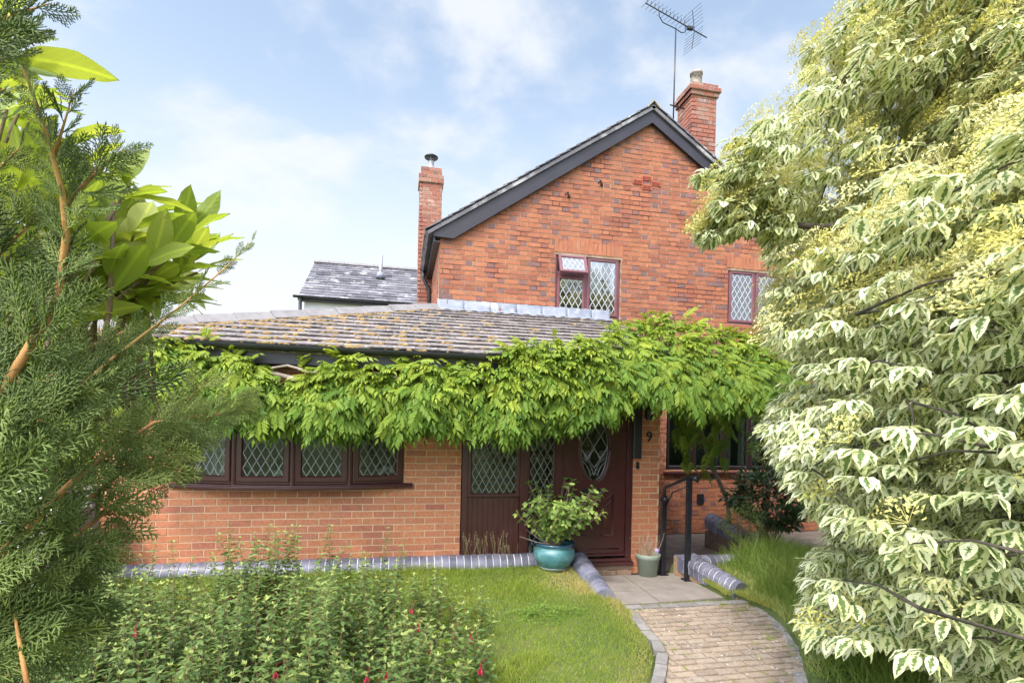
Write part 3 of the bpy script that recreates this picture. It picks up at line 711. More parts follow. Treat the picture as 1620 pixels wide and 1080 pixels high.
def bowpoly(off, ext=0):
    o = []
    for i, p in enumerate(pts):
        n_ = Vector((0, -1, 0)); q = p+n_*off
        if i == 0: q = p+Vector((-ext, 0, 0)); 
        if i == 4: q = p+Vector((ext, 0, 0))
        o.append(q)
    return o
k = MB(); pl = bowpoly(.07, .10); pl[0] = Vector((pl[0].x, YE-.004, 0)); pl[-1] = Vector((pl[-1].x, YE-.004, 0))
pl2 = [Vector((pl[0].x, YE-.045, 0))]+pl[1:-1]+[Vector((pl[-1].x, YE-.045, 0))]
ring = pl2+[Vector((pl[-1].x, YE-.004, 0)), Vector((pl[0].x, YE-.004, 0))]
k.prism([p+Z_*(bz0-.045) for p in ring], Z_*.032); k.prism([p+Z_*(bz0-.013)+Vector((0,.018 if abs(p.y-YE)>.01 else 0,0)) for p in ring], Z_*.013)
k.build('window_sill', M_FRAME, bow, bevel=.004)
k = MB(); ring = [p for p in pts]; k.prism([p+Z_*(bz1+.001) for p in ring], Z_*.03); k.prism([p+Z_*(bz0-.06)+Y_*.012 for p in ring], Z_*.013); k.build('window_head', M_FRAME, bow)
k = MB(); k.box((bayX0, YE+.205, bz0-.04), (bayX1, YE+.45, bz0-.01)); k.build('inner_sill', mplain('inner_sill_white', (.5,.48,.45), .6), house)
curtain(pts[0].x+.05, pts[0].x+.38, bz0, 2.3, YE+.12)
# things standing on the inner sill
bp = atY(440, 750, YE+.02); 
t_ = empty('potted_plant', (bp.x, YE+.1, bz0), 'small cream pot of yellow flowers inside the bow window', 'potted plant')
k = MB(); k.lathe((bp.x, YE+.1, bz0-.01), [(.001,0),(.06,0),(.075,.12),(.08,.13),(.07,.13),(.065,.10),(.001,.10)], 18); k.build('pot', mplain('cream_pot', (.62,.62,.45), .5), t_, True)
bt = Batch(); n = 60; a = rng.random(n)*6.28; el = rng.uniform(.3,1.4,n); D = np.stack([np.cos(a)*np.cos(el), np.sin(a)*np.cos(el), np.sin(el)], 1)
P0 = np.array([bp.x, YE+.1, bz0+.12]); bt.scatter(leafS(.45,.3), P0+D*rng.uniform(.0,.12,(n,1)), frames(D, np.tile([0,0,1.],(n,1))), rng.uniform(.05,.09,n))
bt.build('foliage', mleaf('houseplant_leaf', (.06,.10,.03), (.12,.16,.05)), t_)
MY = mplain('yellow_petal', (.55,.40,.08), .6)
for q in range(7):
    v = Vector(P0+D[q]*.15); k = MB(); k.lathe(v, [(.001,-.01),(.016,-.004),(.024,.004),(.012,.012),(.001,.014)], 9, wob=.2); k.build('flower', MY, t_, True)
bp = atY(612, 745, YE+.03)
k = MB(); arc = [(bp.x-.085+.085*(1-math.cos(q)), YE+.08, bz0+.15*math.sin(q)) for q in np.linspace(.15, 2.5, 14)]; k.tube(arc, [.02+.012*math.sin(i/13*math.pi) for i in range(14)], 10)
k.lathe((bp.x-.02, YE+.08, bz0-.01), [(.001,0),(.07,0),(.07,.015),(.001,.02)], 16)
o = k.build('ornament', mplain('white_ceramic', (.7,.7,.68), .3), None, True); tag(o, 'white curved ceramic ornament inside the right end of the bow window', 'ornament')
bp = atY(405, 752, YE+.03)
k = MB(); k.lathe((bp.x, YE+.09, bz0-.01), [(.001,0),(.05,0),(.012,.02),(.012,.07),(.06,.10),(.10,.115),(.10,.12),(.06,.108),(.001,.09)], 20); k.tube([(bp.x-.03,YE+.09,bz0+.11),(bp.x-.09,YE+.07,bz0+.17),(bp.x-.1,YE+.06,bz0+.19)], .02, 8)
o = k.build('dish', mplain('pale_ceramic_dish', (.5,.55,.5), .3), None, True); tag(o, 'pale footed ceramic dish inside the bow window beside the yellow flowers', 'dish')
# ---------- entrance screen
YF = YE+.02
ex0, ex1, ez0, ez1 = ENT0+.01, ENT1-.005, .16, 2.34
xm0 = atY(823,720,YF).x; xm1 = atY(836,720,YF).x; xd0 = atY(875,720,YF).x; xd1 = atY(889,720,YF).x
zr0 = atY(780,771,YF).z; zr1 = atY(780,784,YF).z
sc_ = MB(); pn = MB(); ldm = MB()
sc_.box((ex0, YF-.03, ez0), (ex0+.065, YF+.06, ez1)); sc_.box((xm0, YF-.03, ez0), (xm1, YF+.06, ez1)); sc_.box((xd0+.02, YF-.03, ez0), (xd1, YF+.06, ez1))
sc_.box((ex0, YF-.028, ez1-.06), (ex1, YF+.06, ez1)); sc_.box((ex0+.066, YF-.025, ez0), (xm0-.001, YF+.06, ez0+.07)); sc_.box((xm1+.001, YF-.025, ez0), (xd0+.019, YF+.06, ez0+.07))
sc_.box((ex1-.075, YF-.03, ez0), (ex1, YF+.06, ez1-.061))
casement(sc_, pn, ldm, FRN, (ex0+.066, YF-.006, zr1-.01), xm0-ex0-.067, ez1-.07-zr1, .045, .03, .082, .15, .0055)
casement(sc_, pn, ldm, FRN, (xm1+.001, YF-.006, ez0+.071), xd0+.018-xm1, ez1-.14-ez0, .022, .02, .082, .15, .0055)
# grooved panel below the wide pane
gx = ex0+.066; nb = 10; pw_ = (xm0-.001-gx)/nb
for i in range(nb):
    sc_.box((gx+i*pw_+.003, YF+.0, ez0+.071), (gx+(i+1)*pw_-.003, YF+.04, zr1-.012))
sc_.box((gx, YF+.006, ez0+.071), (xm0-.001, YF+.05, zr1-.012))
ens = sc_.build('entrance_screen', M_FRAME, house, bevel=.003); pn.build('pane', M_GLASS, ens); ldm.build('window_leading', M_LEADING, ens)
# door leaf with the oval opening
dx0, dx1, dz0, dz1 = xd1+.004, ex1-.079, ez0+.055, ez1-.065
oc = atY(941, 708, YF); ow, oh = .178, .40
dm_ = MB(); nseg = 48; out = []
ell = [(oc.x+ow*math.cos(2*math.pi*i/nseg), oc.z+oh*math.sin(2*math.pi*i/nseg)) for i in range(nseg)]
def border(x, z):
    dx, dz = x-oc.x, z-oc.z; s_ = 1e9
    for lim, d in ((dx1-oc.x, dx), (oc.x-dx0, -dx), (dz1-oc.z, dz), (oc.z-dz0, -dz)):
        if d > 1e-6: s_ = min(s_, lim/d)
    return (oc.x+dx*s_, oc.z+dz*s_)
brd = [border(*p) for p in ell]
for c_ in ((dx0,dz0),(dx1,dz0),(dx1,dz1),(dx0,dz1)):
    i = min(range(nseg), key=lambda i: (brd[i][0]-c_[0])**2+(brd[i][1]-c_[1])**2); brd[i] = c_
vs = [(x, YF-.004, z) for x, z in ell]+[(x, YF-.004, z) for x, z in brd]+[(x, YF+.04, z) for x, z in ell]+[(x, YF+.04, z) for x, z in brd]
fs = []
for i in range(nseg):
    j = (i+1) % nseg; fs += [(i, j, nseg+j, nseg+i), (2*nseg+j, 2*nseg+i, 3*nseg+i, 3*nseg+j), (j, i, 2*nseg+i, 2*nseg+j), (nseg+i, nseg+j, 3*nseg+j, 3*nseg+i)]
dm_.add(vs, fs)
door = dm_.build('front_door', M_FRAME, house)
k = MB()
def mould(pts, r=.009): k.tube([(x, YF-.006, z) for x, z in pts], r, 6)
k2 = MB()
for rr, rad in ((1.06, .014), (1.15, .010)):
    pp = [(oc.x+ow*rr*math.cos(2*math.pi*i/nseg), YF-.008, oc.z+oh*(1+(rr-1)*.5)*math.sin(2*math.pi*i/nseg)) for i in range(nseg+1)]; k2.tube(pp, rad, 8)
k2.build('oval_moulding', M_FRAME, door, True)
for sg in (-1, 1):
    mx_ = oc.x; f = lambda a, b: (mx_+sg*a, b)
    pA = atY(970,780,YF); pB = atY(946,846,YF); a0 = pA.x-oc.x; a1 = pB.x-oc.x; zt = pA.z; zb = pB.z
    arc = [f(a1+(a0-a1)*q, zt-.11*(1-q**1.6)) for q in np.linspace(0,1,9)]
    mould(arc+[f(a0, zb), f(a1+.03, zb)]); 
    arc2 = [f(a1+.05+(a0-.05-a1)*q*.9, zt-.07-.09*(1-q**1.6)) for q in np.linspace(0,1,7)]
    mould(arc2+[f(a1+.05+(a0-.05-a1)*.9, zb+.07), f(a1+.05, zb+.07), f(a1+.05, zt-.17)], .006)
mould([(dx0+.05, dz0+.09), (dx1-.07, dz0+.09)], .008)
k.build('door_panel', M_FRAME, door, True)
k = MB(); k.box((dx0, YF-.03, dz0+.005), (dx1, YF-.005, dz0+.035)); k.box((ENT0+.9, YF-.075, .115), (ex1+.02, YF+.02, .158)); k.box((xm1, YF-.055, .16), (ex1-.001, YF-.031, .2)); k.build('threshold', M_FRAME, door, bevel=.006)
lp = atY(937.5, 777, YF); k = MB(); k.box((lp.x-.145, YF-.016, lp.z-.034), (lp.x+.145, YF-.005, lp.z+.034)); k.box((lp.x-.12, YF-.021, lp.z-.018), (lp.x+.12, YF-.017, lp.z+.018)); k.build('letter_plate', M_METAL, door, bevel=.003)
k = MB(); k.lathe((0,0,0), [(.001,0),(1,0),(1,.006),(.001,.006)], 48)
k.v = [(oc.x+v[0]*(ow+.004), YF+.018+v[2], oc.z+v[1]*(oh+.004)) for v in k.v]; k.build('oval_pane', M_GLASS, door)
k = MB()
ins = lambda x, y: ((x-ow)/ow)**2+((y-oh)/oh)**2 < .97 and (y > oh*.62)
leading(k, FRN, (oc.x-ow, YF+.014, oc.z-oh), 2*ow, 2*oh, .17, .27, .008, .001, ins)
def curl(cx, cz, r0, turns, sg=1, ph=0):
    n_ = int(12*turns); k.tube([(cx+sg*r0*(1-q/n_)*math.cos(ph+6.283*turns*q/n_), YF+.012, cz+r0*(1-q/n_)*math.sin(ph+6.283*turns*q/n_)) for q in range(n_)], .0035, 5)
zc = oc.z-oh*.36
for sg in (-1, 1):
    cx_ = oc.x+sg*.095
    curl(cx_, zc+.05, .055, 2.2, sg, 1.2)
    k.tube([(cx_+sg*.06, YF+.012, zc+.02), (oc.x+sg*.07, YF+.012, zc-.03), (oc.x+sg*.02, YF+.012, zc-.12), (oc.x+sg*.002, YF+.012, zc-.19)], .0035, 5)
    k.tube([(oc.x+sg*.14, YF+.012, zc-.02), (oc.x+sg*.085, YF+.012, zc-.08), (oc.x+sg*.04, YF+.012, zc-.2)], .003, 5)
    k.tube([(oc.x+sg*.035+.022*math.cos(t)*1, YF+.012, zc-.145+.03*math.sin(t)) for t in np.linspace(0, 6.3, 12)], .003, 5)
    k.tube([(oc.x, YF+.012, zc+.13), (oc.x+sg*.075, YF+.012, zc+.03)], .0035, 5); k.tube([(oc.x+sg*.155, YF+.012, zc+.12), (oc.x, YF+.012, zc-.1)], .0035, 5)
    ll = [(oc.x+sg*(ow-.012)*math.cos(t), YF+.012, oc.z+(oh-.012)*math.sin(t)) for t in np.linspace(-1.45, 1.45, 20)]; k.tube(ll, .0035, 5)
k.build('decorative_leading', M_LEADING, door)
# pillar fittings: number, black post trim, bell, lantern
cv = bpy.data.curves.new('n', 'FONT'); cv.body = '9'; cv.size = .17; cv.extrude = .006; cv.align_x = 'CENTER'; cv.align_y = 'CENTER'; cv.offset = .0015
to = bpy.data.objects.new('tmp', cv); COL.objects.link(to); bpy.context.view_layer.update()
me = bpy.data.meshes.new_from_object(to.evaluated_get(bpy.context.evaluated_depsgraph_get())); COL.objects.unlink(to); bpy.data.objects.remove(to)
p9 = atY(1027, 691, YE-.016)
for v in me.vertices: v.co = (v.co.x+p9.x, p9.y-v.co.z, v.co.y+p9.z)
me.materials.clear(); me.materials.append(M_METAL); link('house_number', me, house)
pt = atY(1001,650,YE-.03); pb = atY(1013,725,YE-.03)
k = MB(); k.box((pt.x+.004, YE-.07, pb.z), (pb.x, YE-.010, pt.z+.3)); k.build('downpipe', M_BLACK, house, bevel=.012)
pb = atY(1008.5,736,YE-.02); k = MB(); k.box((pb.x-.014, YE-.03, pb.z-.04), (pb.x+.014, YE-.008, pb.z+.045)); k.tube([(pb.x,YE-.034,pb.z-.02),(pb.x,YE-.008,pb.z-.02)], .02, 12); k.build('door_bell', M_METAL, house, bevel=.002)
pl_ = atY(1027,658,YE-.1); k = MB(); k.lathe((pl_.x, YE-.09, pl_.z-.05), [(.001,0),(.035,.005),(.05,.04),(.055,.12),(.07,.13),(.03,.18),(.001,.19)], 8); k.tube([(pl_.x,YE-.09,pl_.z+.14),(pl_.x,YE-.05,pl_.z+.17),(pl_.x,YE-.008,pl_.z+.12)], .01, 6); k.build('wall_lantern', M_METAL, house)
# ------------------------------------------------------------------ television aerial
bn = atZ(1021,5,9.18); bf = atZ(1118,60,9.18); bd = (bf-bn).normalized(); be = bd.cross(Z_).normalized()
m0 = atY(1065,192,8.75); m1 = atY(1068,44,8.75)
ae = empty('television_aerial', (m0.x, 8.75, 6.9), 'black television aerial on a tall mast strapped beside the right chimney', 'aerial')
k = MB(); k.tube([m0-Z_*.25, (m0.x+.01, 8.75, m1.z)], .013, 8); k.build('mast', M_METAL, ae, True)
k = MB(); k.tube([bn, bf], .011, 6); k.build('boom', M_METAL, ae, True)
BL_ = (bf-bn).length
for i in range(11):
    c = bn+bd*(.03+i*.093*1.0); k = MB(); hw = .13
    k.tube([c-be*hw+Z_*.02, c-be*.03+Z_*.02, c+Z_*.012, c+be*.03+Z_*.02, c+be*hw+Z_*.02], .0035, 5); k.tube([c, c+Z_*.05+be*.015, c+Z_*.058+be*.03], .007, 5); k.build('director', M_METAL, ae)
k = MB(); c = bn+bd*1.12; k.box((c.x-.06,c.y-.03,c.z-.03),(c.x+.06,c.y+.03,c.z+.03)); k.build('dipole_box', M_METAL, ae, bevel=.01)
c = bn+bd*1.24
for sg in (-1, 1):
    k = MB(); dr = (Z_*sg*1.0+bd*.18*(-1 if sg > 0 else -.9)).normalized(); k.tube([c, c+dr*.36], .007, 6)
    for i in range(6):
        q = c+dr*(.05+i*.062); k.tube([q-be*.21, q+be*.21], .0032, 5)
    k.build('reflector', M_METAL, ae)
k = MB(); a = bn+bd*.33; b = bn+bd*1.0; top = Vector((m0.x+.01, 8.75, m1.z-.02))
k.tube([a, a-Z_*.10+bd*.01, a-Z_*.17+bd*.10, top, b-Z_*.17-bd*.10, b-Z_*.12, b], .009, 6); k.build('cradle', M_METAL, ae, True)
k = MB(); br = atY(1060,166,8.75); k.tube([br, (4.95, 8.75, br.z-.03)], .012, 6); k.tube([(4.95,8.75,br.z-.03),(4.97,8.6,br.z-.2),(4.93,8.48,br.z-.45),(4.8,8.48,br.z-.62)], .008, 5); k.build('bracket', M_METAL, ae)
# ------------------------------------------------------------------ neighbouring house
YN = 15.0
e0 = atY(472,468,YN); r0 = atY(494,414,YN+2.6); e1 = atY(664,483,YN); zE = e0.z; zR = r0.z
nh_ = empty('neighbour_house', (e0.x+1, YN, 0), 'white rendered neighbouring house with a dark slate roof behind the left chimney', 'house')
k = MB(); k.box((e0.x+.12, YN+.2, 0), (e0.x+9, YN+5, zE-.1)); k.build('wall', M_WHITE, nh_)
k = MB(); vd = Vector((0, 2.6, zR-zE)); LL = vd.length; vd.normalize(); n_ = X_.cross(vd)
dxv = (r0.x-e0.x)/LL
k.prism([Vector((e0.x,YN,zE))-n_*.02, Vector((e0.x+9.2,YN,zE))-n_*.02, Vector((e0.x+9.2,YN+2.6,zR))-n_*.02, Vector((e0.x+.0,YN+2.6,zR))-n_*.02], -n_*.08)
k.prism([Vector((e0.x,YN+5.2,zE)), Vector((e0.x+9.2,YN+5.2,zE)), Vector((e0.x+9.2,YN+2.6,zR-.01)), Vector((e0.x,YN+2.6,zR-.01))], -Z_*.08)
tileplane(k, Vector((0,YN,zE)), X_, vd, n_, int(LL/.205), .205, .40, lambda t: (e0.x, e0.x+9.2), thick=.012, lift=.018, jit=.012)
nr = k.build('roof', M_SLATE, nh_)
k = MB()
for i in range(20):
    x0 = e0.x-.02+i*.46; k.prism([Vector((x0,YN+2.45,zR-.03)),Vector((x0,YN+2.6,zR+.075)),Vector((x0,YN+2.75,zR-.03)),Vector((x0,YN+2.7,zR-.06)),Vector((x0,YN+2.5,zR-.06))], X_*.45)
k.build('ridge_tile', M_HIP, nr)
gutter('gutter', (e0.x-.12, YN-.06, zE-.0), (e0.x+9.2, YN-.06, zE-.0), .06, nh_, 1)
k = MB(); k.box((e0.x-.02, YN+.01, zE-.10), (e0.x+9.2, YN+.05, zE-.02)); k.box((e0.x+.0, YN+.051, zE-.10), (e0.x+9.1, YN+.25, zE-.085)); k.build('fascia', M_BLACK, nh_)
k = MB(); k.tube([(e0.x+.06,YN-.05,zE-.05),(e0.x+.06,YN-.05,.2)], .045, 8); k.build('downpipe', M_BLACK, nh_, True)
fb = atY(602,434,YN+1.6); ft = atY(603,404,YN+1.6)
k = MB(); k.tube([fb-Z_*.3, ft], .055, 10); k.build('flue', M_GALV, nr, True)
k = MB(); k.tube([fb-Z_*.12, fb+Z_*.06], [.14,.09], 10); k.build('flue_collar', M_LEAD, nr, True)
# ------------------------------------------------------------------ ground, lawn, path
def path_edges():
    Lp = [(2.22,4.93),(2.17,4.62),(2.13,4.35),(2.11,4.1),(2.03,3.85),(1.88,3.6),(1.74,3.4),(1.5,3.05),(1.1,2.5),(.5,1.7),(-.2,.8),(-.9,-.2)]
    Rp = [(3.55,4.93),(3.60,4.62),(3.54,4.35),(3.45,4.1),(3.33,3.85),(3.17,3.6),(3.02,3.4),(2.75,3.0),(2.3,2.4),(1.7,1.6),(1.0,.7),(.3,-.3)]
    return Lp, Rp
LP, RP = path_edges()
_ly = [p[1] for p in LP][::-1]; _lx = [p[0] for p in LP][::-1]; _rx = [p[0] for p in RP][::-1]; _ry = [p[1] for p in RP][::-1]
def PX(y): return float(np.interp(y, _ly, _lx)), float(np.interp(y, _ry, _rx))
def pathz(y): return float(np.interp(y, [2.0, 3.3, 4.9, 5.95], [-.10, -.06, -.01, 0]))
def lawnz(x, y):
    l = float(np.interp(y, [0, 3.3, 4.6, 5.9, 9], [-.03, .035, .09, .165, .17]))+.012*math.sin(x*2.1+y)*math.sin(y*1.7)
    r_ = float(np.interp(y, [0, 3.3, 4.9, 5.95, 9], [-.04, .0, .06, .13, .13]))
    if x > 2.6 and y > 5.95: return -.03
    if y < 5.5:
        a_, b_ = PX(min(y, 4.93)); t = max(0, 1-abs(x-a_)/.45)**1.5 if x < 2.6 else 0
        if y > 4.93: t *= max(0, 1-(y-4.93)/.5)
        l = l*(1-t)+(pathz(y)+.015)*t
    return l if x < 2.6 else r_
def groundz(x, y):
    a, b = (PX(y) if y < 4.93 else (2.15, 3.38))
    if y > 5.9: a, b = (ENT0, 3.3)
    g_ = lawnz(x, y)
    if y > 6.0 : return -.04 if x > 2.5 else .08
    m = min(max((x-(a-.03))/.06, 0), 1)*min(max(((b+.03)-x)/.06, 0), 1)
    return g_*(1-m)+(-.11)*m
xs = np.unique(np.concatenate([[-900,-300,-100,-40,-15,-8,-5], np.arange(-4,6.5,.06), [7,8,10,15,40,100,300,900]]))
ys = np.unique(np.concatenate([[-900,-300,-100,-40,-15,-6,-3,-1], np.arange(0,7.0,.06), [7.5,8,9,12,20,40,100,300,900]]))
V = [(x, y, groundz(x, y)) for y in ys for x in xs]; nx = len(xs)
F_ = [(j*nx+i, j*nx+i+1, (j+1)*nx+i+1, (j+1)*nx+i) for j in range(len(ys)-1) for i in range(nx-1)]
m, N, L, b = newmat('garden_ground')
c = ramp(N, L, noise(N, L, 2.2, 8, .7), [(.05,.085,.018), (.10,.135,.03), (.17,.14,.07)], [.35,.52,.72]); L.new(c, b.inputs['Base Color']); b.inputs['Roughness'].default_value = 1
bump(N, L, b, noise(N, L, 60), .8, .02)
k = MB(); k.add(V, F_); o = k.build('ground', m, None, True); o['kind'] = 'structure'
# flagstones by the door
k = MB()
def flag(pts, z=.0, t=.045):
    k.prism([Vector((x, y, z+random.uniform(-.002,.002)-t)) for x, y in pts], Z_*t)
f00 = atZ(940,912,0); 
cr_ = Vector((2.655, 4.94)); 
A0,A1,A2 = (2.17,5.90),(2.655,5.90),(3.42,5.90); B0,B1,B2 = (2.16,5.32),(2.65,5.32),(3.42,5.34); C0,C1,C2 = (2.2,4.93),(2.645,4.93),(3.42,4.98)
def inset(q, g=.006):
    cx = sum(p[0] for p in q)/4; cy = sum(p[1] for p in q)/4
    return [(x+(g if x < cx else -g), y+(g if y < cy else -g)) for x, y in q]
for q in ((A0,B0,B1,A1),(A1,B1,B2,A2),(B0,C0,C1,B1),(B1,C1,C2,B2)): flag(inset(q))
o = k.build('paving', M_FLAG, None, bevel=.004); o['kind'] = 'structure'
k = MB(); k.box((3.13,6.0,-.06),(8,YG-.02,-.005)); o = k.build('side_pavement', mstone('dark_paving', (.10,.085,.07),(.17,.14,.12), 6, .8, 40, .5), None); o['kind'] = 'structure'  # paving in a darker mottled tone than the flagstones
# setts across and along the edges
k = MB()
def sett(p, d, ln, wd, z, t=.06):
    d = Vector((d[0], d[1], 0)).normalized(); s_ = Vector((d.y, -d.x, 0)); jz = random.uniform(-.006,.006); r_ = random.uniform(-.05,.05)
    d = (d+s_*r_).normalized(); s_ = Vector((d.y, -d.x, 0))
    c = Vector((p[0], p[1], z-t/2+jz)); k.obox(c, (ln/2-.005, wd/2-.004, t/2), (d, s_, -d.cross(s_)), 0, random.random())
x = 2.2
while x < 3.46: sett((x+.1, 4.865), (1,.02), .2, .1, pathz(4.86)+.004); x += .2
def along(pts, off, z_):
    P_ = [Vector(p) for p in pts]; acc = 0
    for i in range(len(P_)-1):
        d = P_[i+1]-P_[i]; Ls = d.length; d.normalize(); n_ = Vector((-d.y, d.x))*off
        q = acc
        while q < Ls:
            c = P_[i]+d*q+n_; sett((c.x, c.y), d, .2, .1, pathz(c.y)+z_); q += .2
        acc = q-Ls
def shift(pts, n0, n1): return pts
along([(a+.0, b_) for a, b_ in LP if b_ < 4.8], .05, .012)
o = k.build('path_edging', M_SETT, None, bevel=.006); o['kind'] = 'structure'
k = MB(); along([(a, b_) for a, b_ in RP if b_ < 4.9], -.03, .004)
o = k.build('path_kerb', mstone('weathered_edging', (.20,.19,.18),(.36,.35,.33), 14, .95, 90, .8, spots=(.5,.49,.46), spot_scale=30, attr=.3), None, bevel=.012); o['kind'] = 'structure'
# pavers
k = MB(); y = 4.80; row = 0
while y > 2.2:
    z = pathz(y); a, b_ = PX(y); x = a-.1+(0 if row % 2 else .085)
    while x < b_+.02:
        x0 = max(x, a+.10+.0); x1 = min(x+.17, b_-.04); x += .17
        if x1-x0 < .04: continue
        s1, s2, s3, s4 = [random.uniform(-.004,.004) for _ in range(4)]; i = .005; g_ = .0035
        X0, X1, Y0, Y1 = x0+g_, x1-g_, y-.085+g_, y-g_
        k.add([(X0,Y0,z-.04),(X1,Y0,z-.04),(X1,Y1,z-.04),(X0,Y1,z-.04),(X0+i,Y0+i,z+s1),(X1-i,Y0+i,z+s2),(X1-i,Y1-i,z+s3),(X0+i,Y1-i,z+s4)],
              [(4,5,6,7),(0,1,5,4),(1,2,6,5),(2,3,7,6),(3,0,4,7)], 0, random.random())
    y -= .085; row += 1
vs = []; 
for yy in np.arange(2.2, 4.95, .15):
    a, b_ = PX(yy); vs += [(a+.03, yy, pathz(yy)-.012), (b_-.0, yy, pathz(yy)-.012)]
k.add(vs, [(2*i, 2*i+1, 2*i+3, 2*i+2) for i in range(len(vs)//2-1)], 1)
o = k.build('path', [M_PAVER, M_SAND], None); o['kind'] = 'structure'
# grit and small stones on the path
bt = Batch(); n = 4200; y = rng.uniform(2.6,4.85,n); P = []
for yy in y:
    a, b_ = PX(yy); u_ = random.random()**(.75); P.append((a+.1+(b_-a-.1)*u_, yy, pathz(yy)))
S = rng.uniform(.0015,.0045,n)*np.where(rng.random(n) < .06, 2.4, 1); D = rng.normal(0,1,(n,3)); D[:,2] *= .2
bt.scatter(BL, np.array(P), frames(D, np.tile([0,0,1.],(n,1))), S); o = bt.build('path_grit', mstone('pale_grit', (.25,.22,.19),(.62,.58,.52), 40, .9, 60, 0, attr=.5), None); o['kind'] = 'stuff'; tag(o, 'pale grit and tiny stones scattered over the worn brick path', 'grit')
# ------------------------------------------------------------------ low bullnose walls
def lowwall(a, b, name, lab, r=.115, zend=True, base=None):
    k = MB(); bullnose(k, a, b, r, full=True, wb=.062); a = Vector(a); b = Vector(b)
    o_ = k.build(name, [M_BLUE, M_WHITE], None); tag(o_, lab, 'garden wall')
    return o_
WL = lowwall((2.06,5.80,.20), (2.04,4.93,.045), 'garden_wall', 'low rounded blue brick wall end beside the teal pot and lawn')
def cheek(parent, a, b, z0, z1, sd):
    k = MB(); a = Vector(a); b = Vector(b); d = (b-a); ln = d.length; d.normalize(); n_ = d.cross(Z_)*sd
    brickwork(k, (a.x, a.y, 0), d, Z_, n_, 0, ln, z0, z1, 'stretcher', thick=.15, relief=.004); k.build('brick_base', [mbrick('low_wall_brick', [(.24,.16,.10),(.36,.22,.13)], [0,1]), M_MORT], parent)
WRa, WRb = Vector((3.42,5.66,.185)), Vector((3.60,4.96,.035))
WR = lowwall(WRa, WRb, 'garden_wall', 'low rounded blue brick wall sloping down behind the handrail')
k = MB(); d_ = (WRb-WRa); d_.z = 0; ln_r = d_.length; d_.normalize(); n_r = -(Z_.cross(d_)); n_r = n_r if n_r.x < 0 else -n_r
brickwork(k, Vector((WRa.x, WRa.y, 0))+n_r*.085, d_, Z_, n_r, -.2, ln_r, -.075, .225, 'stretcher', thick=.15, relief=.004, span=lambda z: [(-.2, min(ln_r, max(-.19, (WRa.z-z-.01)/(WRa.z-WRb.z)*ln_r)))]); k.build('brick_base', [mbrick('low_wall_brick', [(.24,.16,.10),(.36,.22,.13)], [0,1]), M_MORT], WR)
k = MB(); k.box((3.30,5.63,.06), (3.53,5.86,.235)); k.build('corner_block', M_BLUE, WR, bevel=.006)
k = MB(); bullnose(k, (3.54,5.80,.13), (4.6,5.86,.13), .10, full=True); k.build('side_coping', [M_BLUE, M_WHITE], WR)
q0 = atY(1128,822,7.1)
W3 = lowwall((q0.x, 7.15, q0.z-.02), (q0.x+.06, 6.3, q0.z-.16), 'garden_wall', 'short rounded blue brick wall under the dark shrub below the bay', r=.12)
k = MB(); k.box((q0.x-.10, 6.3, 0), (q0.x+.16, 7.15, q0.z-.17)); k.build('brick_base', mstone('dark_base_brick', (.10,.07,.06),(.16,.11,.09), 9, .9, 40, .4), W3)  # base in a darker mottled brick tone than the other low walls
# ------------------------------------------------------------------ handrail
hp1 = atZ(1048,908,0); hp2 = atZ(1087,917,0)
hr = empty('handrail', (hp1.x, hp1.y, 0), 'black steel handrail on two posts beside the door step', 'handrail')
t1 = atY(1052,783,hp1.y); t2 = atY(1094,757,hp2.y)
for p, t in ((hp1, t1), (hp2, t2)):
    k = MB(); k.box((p.x-.030,p.y-.022,0),(p.x+.030,p.y+.022,t.z)); po = k.build('post', M_METAL, hr, bevel=.003)
    k = MB(); k.box((p.x-.055,p.y-.055,0),(p.x+.055,p.y+.055,.012)); k.tube([(p.x-.03,p.y-.05,.01),(p.x-.03,p.y-.05,.024)], .01, 6); k.build('base_plate', M_METAL, po, bevel=.002)
k = MB(); d_ = (Vector((hp2.x,hp2.y,0))-Vector((hp1.x,hp1.y,0))).normalized()
r1 = Vector((hp1.x,hp1.y,t1.z)); r2 = Vector((hp2.x,hp2.y,t2.z))
k.tube([r1-Z_*.02, r1+Z_*.07, r1+Z_*.10+d_*.02, r1+(r2-r1)*.5+Z_*.055, r2+Z_*.02, r2+d_*.06+Z_*.015, r2+d_*.11+Z_*.0], [.022,.02,.017,.017,.02,.036,.040], 14)
k.build('rail', M_METAL, hr, True)
k = MB(); k.tube([r1-Z_*.18, r1+(r2-r1)*.35-Z_*.03, r2-Z_*.08], .009, 6); k.tube([r1-Z_*.05-d_*.04, r1-Z_*.05+d_*.04], .03, 10); k.build('brace', M_METAL, hr, True)
# ------------------------------------------------------------------ teal planter with its shrub
pc = atZ(876, 896, .175); pc = Vector((pc.x, pc.y+.0, .165))
pl = empty('planter', pc, 'glazed teal pot with a leafy hydrangea on the lawn by the door', 'planter')
k = MB(); prof = [(.001,.012),(.15,.012),(.19,.05),(.235,.13),(.245,.19),(.235,.245),(.205,.275),(.215,.29),(.232,.30),(.235,.315),(.225,.325),(.205,.318),(.195,.29),(.19,.26),(.001,.26)]
prof = [(r*.98, z*.92) for r, z in prof]
k.lathe(pc, prof, 48, wob=.004)
m, N, L, b = newmat('teal_glaze'); c = ramp(N, L, noise(N, L, 9, 5), [(.055,.17,.195),(.09,.245,.265),(.16,.33,.34)], [.3,.55,.75])
tc2 = N.new('ShaderNodeNewGeometry'); sp = N.new('ShaderNodeSeparateXYZ'); L.new(tc2.outputs['Position'], sp.inputs[0])
f = ramp(N, L, sp.outputs[2], [(0,0,0),(1,1,1)], [.425,.455]); c = mixc(N, L, f, c, (.02,.07,.13))
